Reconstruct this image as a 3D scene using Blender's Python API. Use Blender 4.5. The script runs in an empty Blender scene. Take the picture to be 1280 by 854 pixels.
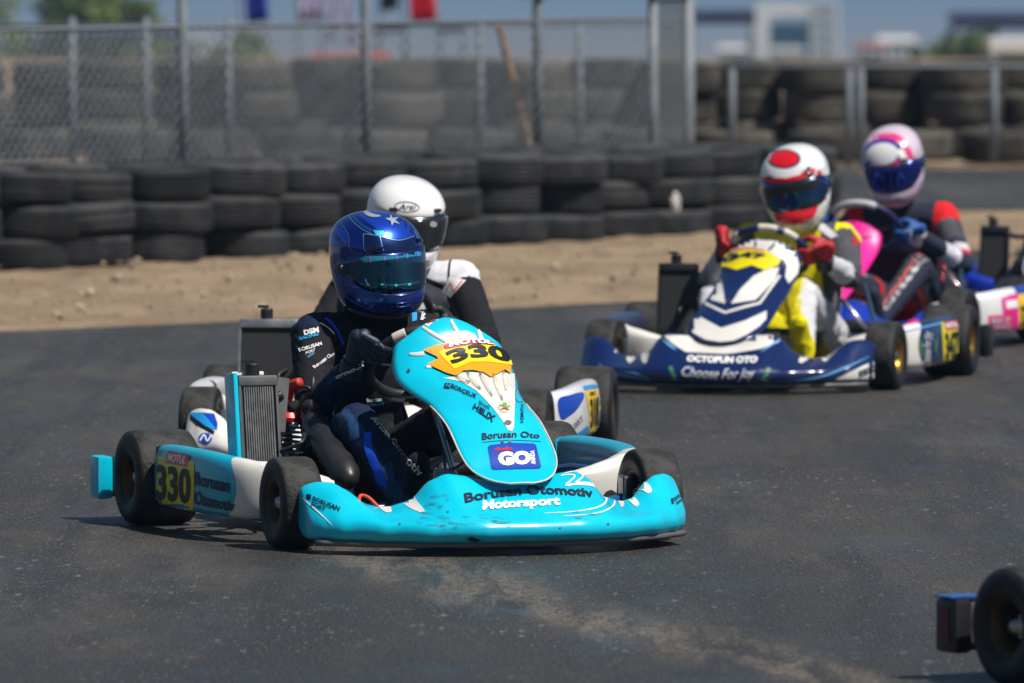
import bpy, bmesh, math, random
from mathutils import Vector, Matrix, noise
from mathutils.bvhtree import BVHTree
from mathutils.geometry import tessellate_polygon

S = bpy.context.scene
COL = S.collection
R = math.radians
random.seed(7)

# ------------------------------------------------------------------ camera, world, sun, exposure
CAM_H, FPX, CX, CY, HOR = 1.75, 10500.0, 640.0, 427.0, -88.0
PITCH = math.atan((CY - HOR) / FPX)
cam = bpy.data.cameras.new('camera')
camo = bpy.data.objects.new('camera', cam); COL.objects.link(camo)
camo.location = (0, 0, CAM_H)
camo.rotation_euler = (R(90) - PITCH, 0, 0)
cam.lens = FPX / 1280 * 36; cam.sensor_width = 36
cam.clip_start = 0.5; cam.clip_end = 30000
cam.dof.use_dof = True; cam.dof.focus_distance = 24.0; cam.dof.aperture_fstop = 6.2
S.camera = camo

SUN_EL, SUN_AZ = R(58), R(-35)          # azimuth measured from +X, towards the camera
W = bpy.data.worlds.new('World'); S.world = W; W.use_nodes = True
nt = W.node_tree; nt.nodes.clear()
o_ = nt.nodes.new('ShaderNodeOutputWorld'); b_ = nt.nodes.new('ShaderNodeBackground'); s_ = nt.nodes.new('ShaderNodeTexSky')
s_.sky_type = 'NISHITA'; s_.sun_disc = False; s_.sun_elevation = SUN_EL; s_.sun_rotation = R(90) - SUN_AZ
s_.air_density = 1.0; s_.dust_density = 1.0; s_.ozone_density = 1.0
b_.inputs['Strength'].default_value = 0.04
nt.links.new(s_.outputs[0], b_.inputs[0]); nt.links.new(b_.outputs[0], o_.inputs[0])
sun = bpy.data.lights.new('sun', 'SUN'); sun.energy = 5.0; sun.angle = R(0.5); sun.color = (1, .955, .89)
suno = bpy.data.objects.new('sun', sun); COL.objects.link(suno)
sd = Vector((math.cos(SUN_AZ) * math.cos(SUN_EL), math.sin(SUN_AZ) * math.cos(SUN_EL), math.sin(SUN_EL)))
suno.rotation_euler = sd.to_track_quat('Z', 'Y').to_euler(); suno.location = (5, 10, 20)
S.view_settings.view_transform = 'Standard'; S.view_settings.look = 'None'
S.view_settings.exposure = 0.2; S.view_settings.gamma = 1.0

# ------------------------------------------------------------------ helpers
def cray(px, py):
    """the line of sight through a point of the photograph (1280 x 854)"""
    a = (px - CX) / FPX; b = -(py - CY) / FPX; c, s = math.cos(PITCH), math.sin(PITCH)
    return Vector((a, c + b * s, -s + b * c))
def at(px, py, Y):
    r = cray(px, py); return Vector((0, 0, CAM_H)) + r * (Y / r.y)
def gnd(px, py, z=0.0):
    r = cray(px, py); return Vector((0, 0, CAM_H)) + r * ((z - CAM_H) / r.z)

def link(name, data, parent=None, mats=None):
    o = bpy.data.objects.new(name, data); COL.objects.link(o)
    if parent is not None: o.parent = parent
    if mats is not None and data is not None:
        data.materials.clear()
        for m in (mats if isinstance(mats, (list, tuple)) else [mats]): data.materials.append(m)
    return o
def tag(o, label=None, cat=None, group=None, kind=None):
    if label: o['label'] = label
    if cat: o['category'] = cat
    if group: o['group'] = group
    if kind: o['kind'] = kind
    return o
def empty(name, loc=(0, 0, 0), rz=0.0, parent=None):
    o = bpy.data.objects.new(name, None); COL.objects.link(o)
    o.location = loc; o.rotation_euler = (0, 0, rz); o.empty_display_size = .1
    if parent: o.parent = parent
    return o

class MB:
    def __init__(s): s.v = []; s.f = []; s.m = []; s.sm = []
    def add(s, vs, fs, mi=0, smooth=True):
        n = len(s.v); s.v += [tuple(p) for p in vs]
        for f in fs: s.f.append(tuple(i + n for i in f)); s.m.append(mi); s.sm.append(smooth)
        return s
    def box(s, c, d, rot=None, mi=0, bev=0.0):
        bm = bmesh.new(); bmesh.ops.create_cube(bm, size=1)
        for v in bm.verts: v.co = Vector((v.co.x * d[0], v.co.y * d[1], v.co.z * d[2]))
        if bev: bmesh.ops.bevel(bm, geom=bm.edges[:], offset=bev, segments=2, affect='EDGES', profile=.6)
        M = Matrix.Translation(Vector(c)) @ (rot.to_4x4() if rot is not None else Matrix.Identity(4))
        s.frombm(bm, M, mi, smooth=False); return s
    def frombm(s, bm, M=None, mi=0, smooth=True):
        bm.verts.ensure_lookup_table(); bm.verts.index_update()
        s.add([(M @ v.co) if M else v.co.copy() for v in bm.verts], [[v.index for v in f.verts] for f in bm.faces], mi, smooth)
        bm.free(); return s
    def tube(s, pts, r, n=10, mi=0, closed=False, caps=True):
        pts = [Vector(p) for p in pts]; N = len(pts)
        rs = r if isinstance(r, (list, tuple)) else [r] * N
        rings = []; up = None
        for i, p in enumerate(pts):
            if closed: t = (pts[(i + 1) % N] - pts[i - 1])
            else: t = pts[min(i + 1, N - 1)] - pts[max(i - 1, 0)]
            t.normalize()
            if up is None: up = Vector((0, 0, 1)) if abs(t.z) < .9 else Vector((1, 0, 0))
            a = up - t * up.dot(t)
            if a.length < 1e-5: a = t.orthogonal()
            a.normalize(); b = t.cross(a); up = a
            rings.append([p + (a * math.cos(2 * math.pi * k / n) + b * math.sin(2 * math.pi * k / n)) * rs[i] for k in range(n)])
        vs = [q for g in rings for q in g]; fs = []
        for i in range(N if closed else N - 1):
            j = (i + 1) % N
            for k in range(n): fs.append((i * n + k, i * n + (k + 1) % n, j * n + (k + 1) % n, j * n + k))
        if caps and not closed: fs.append(tuple(range(n - 1, -1, -1))); fs.append(tuple((N - 1) * n + k for k in range(n)))
        s.add(vs, fs, mi); return s
    def lathe(s, prof, M=None, n=32, mi=0, axis='X', closed=False):
        """profile of (axial, radius)"""
        vs = []; fs = []; P = len(prof)
        for k in range(n):
            a = 2 * math.pi * k / n
            for (h, r) in prof:
                c, d = r * math.cos(a), r * math.sin(a)
                p = Vector((h, c, d)) if axis == 'X' else (Vector((c, d, h)) if axis == 'Z' else Vector((d, h, c)))
                vs.append(M @ p if M else p)
        for k in range(n):
            j = (k + 1) % n
            for i in range(P if closed else P - 1):
                i2 = (i + 1) % P
                fs.append((k * P + i, k * P + i2, j * P + i2, j * P + i))
        s.add(vs, fs, mi); return s
    def grid(s, rows, mi=0, cu=False, cv=False, mif=None):
        n = len(rows); m = len(rows[0]); fs = []
        base = len(s.v)
        s.v += [tuple(p) for r in rows for p in r]
        for i in range(n if cu else n - 1):
            for j in range(m if cv else m - 1):
                i2, j2 = (i + 1) % n, (j + 1) % m
                s.f.append((base + i * m + j, base + i * m + j2, base + i2 * m + j2, base + i2 * m + j)); s.m.append(mif(i, j) if mif else mi); s.sm.append(True)
        return s
    def mesh(s, name='mesh'):
        me = bpy.data.meshes.new(name); me.from_pydata(s.v, [], s.f)
        me.polygons.foreach_set('material_index', s.m); me.polygons.foreach_set('use_smooth', s.sm)
        bm = bmesh.new(); bm.from_mesh(me); bmesh.ops.recalc_face_normals(bm, faces=bm.faces[:]); bm.to_mesh(me); bm.free()
        me.update(); return me
    def build(s, name, mats, parent=None, bevel=0.0, auto=None):
        me = s.mesh(name); o = link(name, me, parent, mats)
        if auto: me.set_sharp_from_angle(angle=R(auto))
        if bevel:
            b = o.modifiers.new('b', 'BEVEL'); b.width = bevel; b.segments = 2; b.limit_method = 'ANGLE'; b.angle_limit = R(40)
        return o

def catmull(P, n):
    out = []
    N = len(P)
    for i in range(N - 1):
        p0, p1, p2, p3 = [Vector(P[min(max(j, 0), N - 1)]) for j in (i - 1, i, i + 1, i + 2)]
        for k in range(n):
            t = k / n
            out.append(.5 * ((2 * p1) + (p2 - p0) * t + (2 * p0 - 5 * p1 + 4 * p2 - p3) * t * t + (3 * p1 - p0 - 3 * p2 + p3) * t ** 3))
    out.append(Vector(P[-1])); return out
def lerp_tab(T, x):
    if x <= T[0][0]: return T[0][1]
    for (a, b), (c, d) in zip(T, T[1:]):
        if x <= c:
            t = (x - a) / (c - a); t = t * t * (3 - 2 * t) * .5 + t * .5
            return b + (d - b) * t
    return T[-1][1]

# ------------------------------------------------------------------ materials
def rgb(h, k=1.0):
    """sRGB hex -> linear"""
    h = h.lstrip('#'); c = [int(h[i:i + 2], 16) / 255 for i in (0, 2, 4)]
    return tuple((x / 12.92 if x <= .04045 else ((x + .055) / 1.055) ** 2.4) * k for x in c) + (1,)
def mat(name, col, rough=.5, metal=0.0, coat=0.0, bump=0.0, bscale=40, var=0.0, vscale=8, spec=.5, col2=None, thr=(.45, .6), coords='Object', stretch=None, sheen=0):
    m = bpy.data.materials.new(name); m.use_nodes = True; t = m.node_tree; P = t.nodes['Principled BSDF']
    col = tuple(col) if len(col) == 4 else tuple(col) + (1,)
    P.inputs['Base Color'].default_value = col; P.inputs['Roughness'].default_value = rough; P.inputs['Metallic'].default_value = metal
    P.inputs['Coat Weight'].default_value = coat; P.inputs['Coat Roughness'].default_value = .06; P.inputs['Specular IOR Level'].default_value = spec
    if sheen: P.inputs['Sheen Weight'].default_value = sheen
    tc = t.nodes.new('ShaderNodeTexCoord'); vec = tc.outputs[coords]
    if stretch:
        mp = t.nodes.new('ShaderNodeMapping'); mp.inputs['Scale'].default_value = stretch; t.links.new(vec, mp.inputs[0]); vec = mp.outputs[0]
    if var or col2:
        n = t.nodes.new('ShaderNodeTexNoise'); n.inputs['Scale'].default_value = vscale; n.inputs['Detail'].default_value = 6; t.links.new(vec, n.inputs['Vector'])
        mx = t.nodes.new('ShaderNodeMix'); mx.data_type = 'RGBA'
        mr = t.nodes.new('ShaderNodeMapRange'); mr.inputs[1].default_value = thr[0]; mr.inputs[2].default_value = thr[1]
        t.links.new(n.outputs['Fac'], mr.inputs[0]); t.links.new(mr.outputs[0], mx.inputs[0])
        c2 = col2 if col2 else tuple(min(1, x * (1 + var)) for x in col[:3]) + (1,)
        c1 = col if col2 else tuple(x * (1 - var) for x in col[:3]) + (1,)
        mx.inputs[6].default_value = c1; mx.inputs[7].default_value = c2; t.links.new(mx.outputs[2], P.inputs['Base Color'])
        mr2 = t.nodes.new('ShaderNodeMapRange'); mr2.inputs[3].default_value = max(0, rough - .08); mr2.inputs[4].default_value = min(1, rough + .12)
        t.links.new(n.outputs['Fac'], mr2.inputs[0]); t.links.new(mr2.outputs[0], P.inputs['Roughness'])
    if bump:
        n2 = t.nodes.new('ShaderNodeTexNoise'); n2.inputs['Scale'].default_value = bscale; n2.inputs['Detail'].default_value = 4; t.links.new(vec, n2.inputs['Vector'])
        b = t.nodes.new('ShaderNodeBump'); b.inputs['Strength'].default_value = bump; b.inputs['Distance'].default_value = .01
        t.links.new(n2.outputs['Fac'], b.inputs['Height']); t.links.new(b.outputs[0], P.inputs['Normal'])
    return m
def two_tone(name, col, col2, y0, k, rough=.3, coat=.5, zc=.155):
    """col everywhere, col2 on the part of the panel in front of a curved seam (object coordinates)"""
    m = mat(name, col, rough, coat=coat, var=.06, vscale=5); t = m.node_tree; P = t.nodes['Principled BSDF']
    old = P.inputs['Base Color'].links[0].from_socket
    tc = t.nodes.new('ShaderNodeTexCoord'); sx = t.nodes.new('ShaderNodeSeparateXYZ'); t.links.new(tc.outputs['Object'], sx.inputs[0])
    def mth(op, a, b):
        n = t.nodes.new('ShaderNodeMath'); n.operation = op
        for i, q in enumerate((a, b)):
            if isinstance(q, (int, float)): n.inputs[i].default_value = q
            else: t.links.new(q, n.inputs[i])
        return n.outputs[0]
    dz = mth('SUBTRACT', sx.outputs[2], zc); q = mth('MULTIPLY', mth('MULTIPLY', dz, dz), k)
    f = mth('LESS_THAN', sx.outputs[1], mth('ADD', q, y0))
    mx = t.nodes.new('ShaderNodeMix'); mx.data_type = 'RGBA'; t.links.new(f, mx.inputs[0]); t.links.new(old, mx.inputs[6]); mx.inputs[7].default_value = col2
    t.links.new(mx.outputs[2], P.inputs['Base Color']); return m

M = {}
M['cyan'] = mat('cyan_plastic', rgb('#00bedb'), .26, coat=.4, var=.05, vscale=6, bump=.03, bscale=60)
M['white'] = mat('white_plastic', rgb('#d9d6d0'), .35, coat=.3, var=.06, vscale=9)
M['cream'] = mat('off_white', rgb('#cdc6b8'), .5, var=.08, vscale=20)
M['yellow'] = mat('yellow_vinyl', rgb('#f0c411'), .4, coat=.2, var=.03)
M['yellow2'] = mat('lemon_vinyl', rgb('#e3d200'), .4, coat=.2, var=.03)
M['orange'] = mat('orange_vinyl', rgb('#f09a08'), .4, coat=.2)
M['red'] = mat('red_vinyl', rgb('#c3121c'), .4, coat=.2)
M['black'] = mat('black_print', rgb('#0b0b0d'), .5)
M['print_navy'] = mat('navy_print', rgb('#0b2038'), .45)
M['wprint'] = mat('white_print', rgb('#eeeeea'), .45)
M['cyprint'] = mat('cyan_print', rgb('#15a8d8'), .45)
M['blueprint'] = mat('blue_print', rgb('#0b3fa8'), .35, coat=.3)
M['lblue'] = mat('light_blue_print', rgb('#1d8fd6'), .35, coat=.3)
M['pink'] = mat('pink_print', rgb('#e0148c'), .4, coat=.3)
M['pinkred'] = mat('pink_red_print', rgb('#d8254c'), .4, coat=.3)
M['green'] = mat('green_print', rgb('#3d7a55'), .5)
M['navy'] = mat('navy_plastic', rgb('#0c2052'), .2, coat=.7, var=.06, vscale=6)
M['blue'] = mat('blue_plastic', rgb('#1030a0'), .25, coat=.5, var=.06, vscale=6)
M['black_plastic'] = mat('black_plastic', (.018, .018, .02, 1), .38, bump=.08, bscale=90, var=.2, vscale=12)
M['grey_plastic'] = mat('grey_plastic', (.10, .10, .105, 1), .45, var=.15, vscale=12)
M['rubber'] = mat('slick_rubber', (.030, .029, .028, 1), .66, bump=.45, bscale=70, var=.35, vscale=16, spec=.3)
M['side_rubber'] = mat('sidewall_rubber', (.012, .012, .013, 1), .5, bump=.1, bscale=80, var=.2, vscale=9, spec=.35)
M['gold'] = mat('gold_rim', rgb('#a07a34'), .35, metal=.85, var=.1)
M['shaded_gold'] = mat('shaded_gold_rim', rgb('#4a3820'), .45, metal=.7, var=.2)  # darkened gold for rims seen in shadow, shade put into the base colour
M['steel'] = mat('steel', (.45, .45, .46, 1), .28, metal=1.0, var=.1, vscale=20)
M['alu'] = mat('aluminium', (.5, .5, .5, 1), .38, metal=.9, var=.12, vscale=25)
M['dark_metal'] = mat('dark_metal', (.06, .06, .065, 1), .4, metal=.6, var=.15)
M['fin'] = mat('radiator_fins', (.19, .19, .19, 1), .45, metal=.6, var=.12, vscale=30)
M['core'] = mat('radiator_core', (.02, .02, .021, 1), .7)
M['redmetal'] = mat('red_anodised', rgb('#d5101a'), .3, metal=.3, coat=.5, var=.1)
M['teal_hose'] = mat('teal_hose', rgb('#0c6b6c'), .4)
M['frame_blue'] = mat('frame_blue', rgb('#1c5f9a'), .3, metal=.3, coat=.4)
M['seat'] = mat('seat_shell', (.03, .03, .032, 1), .35, var=.2)
M['strut'] = mat('grey_blue_rod', rgb('#3f5a70'), .35, metal=.5)

def fabric(name, col, sheen=.0): return mat(name, col, .85, bump=.25, bscale=160, var=.12, vscale=14, spec=.25, sheen=sheen)
F = {'suit_black': fabric('black_suit', (.010, .010, .014, 1)), 'suit_navy': fabric('navy_suit', (.006, .014, .050, 1)),
     'suit_blue': fabric('blue_suit', rgb('#1454d8')), 'suit_teal': fabric('steel_blue_suit', rgb('#204a78', .7)),
     'white': fabric('white_suit', rgb('#c9c9cf')), 'yellow': fabric('yellow_suit', rgb('#d8cc08')),
     'grey': fabric('grey_suit', rgb('#4a4a50')), 'red': fabric('red_suit', rgb('#c81e24')), 'bluecloth': fabric('blue_cloth', rgb('#0d4f90'))}
M['patch_white'] = mat('white_embroidery', rgb('#d5d5d8'), .8, bump=.2, bscale=400)
M['patch_cyan'] = mat('cyan_embroidery', rgb('#1790c8'), .8, bump=.2, bscale=400)
M['patch_lblue'] = mat('pale_blue_embroidery', rgb('#5a9ed2'), .8)

def scuff_mat():
    m = mat('scuff', (.03, .05, .055, 1), .7); t = m.node_tree; P = t.nodes['Principled BSDF']
    tc = t.nodes.new('ShaderNodeTexCoord'); mp = t.nodes.new('ShaderNodeMapping'); mp.inputs['Scale'].default_value = (28, 20, 160); mp.inputs['Rotation'].default_value = (0, R(35), 0)
    n = t.nodes.new('ShaderNodeTexNoise'); n.inputs['Detail'].default_value = 8; n.inputs['Scale'].default_value = 1
    t.links.new(tc.outputs['Object'], mp.inputs[0]); t.links.new(mp.outputs[0], n.inputs['Vector'])
    mr = t.nodes.new('ShaderNodeMapRange'); mr.inputs[1].default_value = .5; mr.inputs[2].default_value = .75; mr.inputs[4].default_value = .55
    t.links.new(n.outputs['Fac'], mr.inputs[0]); t.links.new(mr.outputs[0], P.inputs['Alpha']); return m
M['scuff'] = scuff_mat()

# ------------------------------------------------------------------ decals laid on real surfaces
BVH = {}
def bvh_of(o):
    if o.name not in BVH:
        bm = bmesh.new(); bm.from_mesh(o.data); BVH[o.name] = BVHTree.FromBMesh(bm); bm.free()
    return BVH[o.name]
def root_of(o):
    while o.parent: o = o.parent
    return o
def root_inv(o):
    r = root_of(o)
    M4 = Matrix.Translation(r.location) @ r.rotation_euler.to_matrix().to_4x4()
    return M4.inverted()
def lay(tgt, verts2, faces, name, m, off=.0016, raise_=None, parent=None):
    """drop a flat shape given in photograph coordinates onto the mesh tgt"""
    inv = root_inv(tgt); tree = bvh_of(tgt); o = inv @ Vector((0, 0, CAM_H)); r3 = inv.to_3x3()
    P = []; ok = []
    for i, (x, y) in enumerate(verts2):
        d = (r3 @ cray(x, y)).normalized(); h = tree.ray_cast(o, d)
        if h[0] is None: P.append(Vector((0, 0, 0))); ok.append(False); continue
        n = h[1]
        if n.dot(d) > 0: n = -n
        P.append(h[0] + n * (off + (raise_[i] if raise_ else 0))); ok.append(True)
    fs = []
    for f in faces:
        if not all(ok[i] for i in f): continue
        q = [P[i] for i in f]
        if max((a - b).length for a in q for b in q) > .22: continue
        fs.append(f)
    if not fs: return None
    me = bpy.data.meshes.new(name); me.from_pydata([tuple(p) for p in P], [], fs)
    bm = bmesh.new(); bm.from_mesh(me)
    loose = [v for v in bm.verts if not v.link_faces]; bmesh.ops.delete(bm, geom=loose, context='VERTS')
    bm.normal_update()
    for f in bm.faces:
        f.smooth = True
        if f.normal.dot(f.calc_center_median() - o) > 0: f.normal_flip()
    bm.to_mesh(me); bm.free()
    return link(name, me, parent or tgt, m)
def cut2(bm, step):
    xs = [v.co.x for v in bm.verts]; ys = [v.co.y for v in bm.verts]
    for ax, lo, hi in ((0, min(xs), max(xs)), (1, min(ys), max(ys))):
        k = math.floor(lo / step) + 1
        while k * step < hi:
            co = [0, 0, 0]; no = [0, 0, 0]; co[ax] = k * step; no[ax] = 1
            bmesh.ops.bisect_plane(bm, geom=bm.verts[:] + bm.edges[:] + bm.faces[:], plane_co=co, plane_no=no, dist=1e-5); k += 1
def Z(ox, oy, s):
    return lambda *p: [(ox + x / s, oy + y / s) for x, y in p]
def smooth_poly(pts, n=4):
    N = len(pts); out = []
    for i in range(N):
        p0, p1, p2, p3 = [Vector(pts[j % N]) for j in (i - 1, i, i + 1, i + 2)]
        for k in range(n):
            t = k / n; q = .5 * ((2 * p1) + (p2 - p0) * t + (2 * p0 - 5 * p1 + 4 * p2 - p3) * t * t + (3 * p1 - p0 - 3 * p2 + p3) * t ** 3); out.append((q.x, q.y))
    return out
def d_poly(tgt, pts, m, name='stripe', off=.0016, step=7, smooth=False):
    if smooth: pts = smooth_poly(pts)
    bm = bmesh.new(); vs = [bm.verts.new((x, y, 0)) for x, y in pts]
    tri = tessellate_polygon([[Vector((x, y, 0)) for x, y in pts]])
    for t in tri:
        try: bm.faces.new([vs[i] for i in t])
        except ValueError: pass
    cut2(bm, step); bm.verts.index_update(); bm.verts.ensure_lookup_table()
    v2 = [(v.co.x, v.co.y) for v in bm.verts]; fs = [tuple(v.index for v in f.verts) for f in bm.faces]; bm.free()
    return lay(tgt, v2, fs, name, m, off)
def d_stroke(tgt, pts, w, m, name='stripe', off=.0018, ridge=0.0, sm=4, taper=False):
    q = [Vector((x, y, 0)) for x, y in pts]
    if sm: q = catmull(q, sm)
    dense = [q[0]]
    for a_, b__ in zip(q, q[1:]):
        k_ = max(1, int((b__ - a_).length / 5))
        for i_ in range(1, k_ + 1): dense.append(a_ + (b__ - a_) * (i_ / k_))
    q = dense
    n = len(q); v = []; rz = []
    for i, p in enumerate(q):
        t = (q[min(i + 1, n - 1)] - q[max(i - 1, 0)]); t.normalize(); nn = Vector((-t.y, t.x, 0))
        ww = w if not isinstance(w, (tuple, list)) else w[0] + (w[1] - w[0]) * i / (n - 1)
        if taper: ww *= math.sin(math.pi * (.06 + .88 * i / (n - 1)))
        for k, h in ((-1, 0), (0, ridge), (1, 0)):
            c = p + nn * ww / 2 * k; v.append((c.x, c.y)); rz.append(h)
    fs = []
    for i in range(n - 1):
        for k in (0, 1): fs.append((i * 3 + k, i * 3 + k + 1, i * 3 + 3 + k + 1, i * 3 + 3 + k))
    return lay(tgt, v, fs, name, m, off, raise_=rz)
_dg = None
def text_bm(s, bold=.015, shear=0.0, space=1.0):
    c = bpy.data.curves.new('t', 'FONT'); c.body = s; c.size = 1; c.offset = bold; c.shear = shear; c.space_character = space; c.resolution_u = 3; c.fill_mode = 'BOTH'
    o = bpy.data.objects.new('t', c); COL.objects.link(o)
    dg = bpy.context.evaluated_depsgraph_get(); dg.update()
    me = bpy.data.meshes.new_from_object(o.evaluated_get(dg)); bm = bmesh.new(); bm.from_mesh(me)
    bpy.data.objects.remove(o); bpy.data.curves.remove(c); bpy.data.meshes.remove(me)
    bmesh.ops.remove_doubles(bm, verts=bm.verts[:], dist=1e-4); return bm
def d_text(tgt, s, top, bot, m, bold=.015, shear=0.0, name='lettering', off=.003, space=1.0):
    """text stretched between a top curve and a bottom curve (2 or 3 points each, photograph coordinates)"""
    bm = text_bm(s, bold, shear, space)
    xs = [v.co.x for v in bm.verts]; ys = [v.co.y for v in bm.verts]; x0, x1, y0, y1 = min(xs), max(xs), min(ys), max(ys)
    W_, H_ = x1 - x0, y1 - y0
    cut2(bm, max(.12, min(W_, 1.0) / 5)); bm.verts.index_update()
    def cur(P, u):
        if len(P) == 2: return (P[0][0] + (P[1][0] - P[0][0]) * u, P[0][1] + (P[1][1] - P[0][1]) * u)
        (a, b, c) = P; l0 = 2 * (u - .5) * (u - 1); l1 = -4 * u * (u - 1); l2 = 2 * u * (u - .5)
        return (a[0] * l0 + b[0] * l1 + c[0] * l2, a[1] * l0 + b[1] * l1 + c[1] * l2)
    v2 = []
    for v in bm.verts:
        u = (v.co.x - x0) / W_; w = (v.co.y - y0) / H_; t = cur(top, u); b = cur(bot, u)
        v2.append((b[0] + (t[0] - b[0]) * w, b[1] + (t[1] - b[1]) * w))
    fs = [tuple(v.index for v in f.verts) for f in bm.faces]; bm.free()
    return lay(tgt, v2, fs, name, m, off)
def ell(cx, cy, rx, ry, rot=0, n=20):
    c, s = math.cos(R(rot)), math.sin(R(rot)); return [(cx + rx * math.cos(a) * c - ry * math.sin(a) * s, cy + rx * math.cos(a) * s + ry * math.sin(a) * c) for a in [2 * math.pi * k / n for k in range(n)]]

# ------------------------------------------------------------------ setting: terrain, track, verge, haze
def node_mat(name):
    m = bpy.data.materials.new(name); m.use_nodes = True; return m, m.node_tree, m.node_tree.nodes['Principled BSDF']
class NB:
    """small node-building shorthand"""
    def __init__(s, t): s.t = t; s.tc = t.nodes.new('ShaderNodeTexCoord'); s.o = s.tc.outputs['Object']
    def map(s, scale, rot=(0, 0, 0), loc=(0, 0, 0)):
        n = s.t.nodes.new('ShaderNodeMapping'); n.inputs['Scale'].default_value = scale; n.inputs['Rotation'].default_value = rot; n.inputs['Location'].default_value = loc
        s.t.links.new(s.o, n.inputs[0]); return n.outputs[0]
    def noise(s, vec, scale, detail=5, rough=.55, dist=0.0):
        n = s.t.nodes.new('ShaderNodeTexNoise'); n.inputs['Scale'].default_value = scale; n.inputs['Detail'].default_value = detail; n.inputs['Roughness'].default_value = rough; n.inputs['Distortion'].default_value = dist
        s.t.links.new(vec, n.inputs['Vector']); return n.outputs['Fac']
    def vor(s, vec, scale, out='Distance'):
        n = s.t.nodes.new('ShaderNodeTexVoronoi'); n.inputs['Scale'].default_value = scale; s.t.links.new(vec, n.inputs['Vector']); return n.outputs[out]
    def rng(s, f, a, b, c=0.0, d=1.0):
        n = s.t.nodes.new('ShaderNodeMapRange'); n.inputs[1].default_value = a; n.inputs[2].default_value = b; n.inputs[3].default_value = c; n.inputs[4].default_value = d
        n.interpolation_type = 'SMOOTHSTEP'; s.t.links.new(f, n.inputs[0]); return n.outputs[0]
    def mix(s, f, a, b):
        n = s.t.nodes.new('ShaderNodeMix'); n.data_type = 'RGBA'
        for i, q in ((0, f), (6, a), (7, b)):
            if isinstance(q, (float, int)): n.inputs[i].default_value = q
            elif isinstance(q, tuple): n.inputs[i].default_value = q if len(q) == 4 else q + (1,)
            else: s.t.links.new(q, n.inputs[i])
        return n.outputs[2]
    def m(s, op, a, b=0.0):
        n = s.t.nodes.new('ShaderNodeMath'); n.operation = op
        for i, q in enumerate((a, b)):
            if isinstance(q, (float, int)): n.inputs[i].default_value = q
            else: s.t.links.new(q, n.inputs[i])
        return n.outputs[0]
    def sep(s, v=None):
        n = s.t.nodes.new('ShaderNodeSeparateXYZ'); s.t.links.new(v or s.o, n.inputs[0]); return n.outputs
    def bump(s, h, st, dist, P):
        n = s.t.nodes.new('ShaderNodeBump'); n.inputs['Strength'].default_value = st; n.inputs['Distance'].default_value = dist; s.t.links.new(h, n.inputs['Height']); s.t.links.new(n.outputs[0], P.inputs['Normal'])

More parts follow.
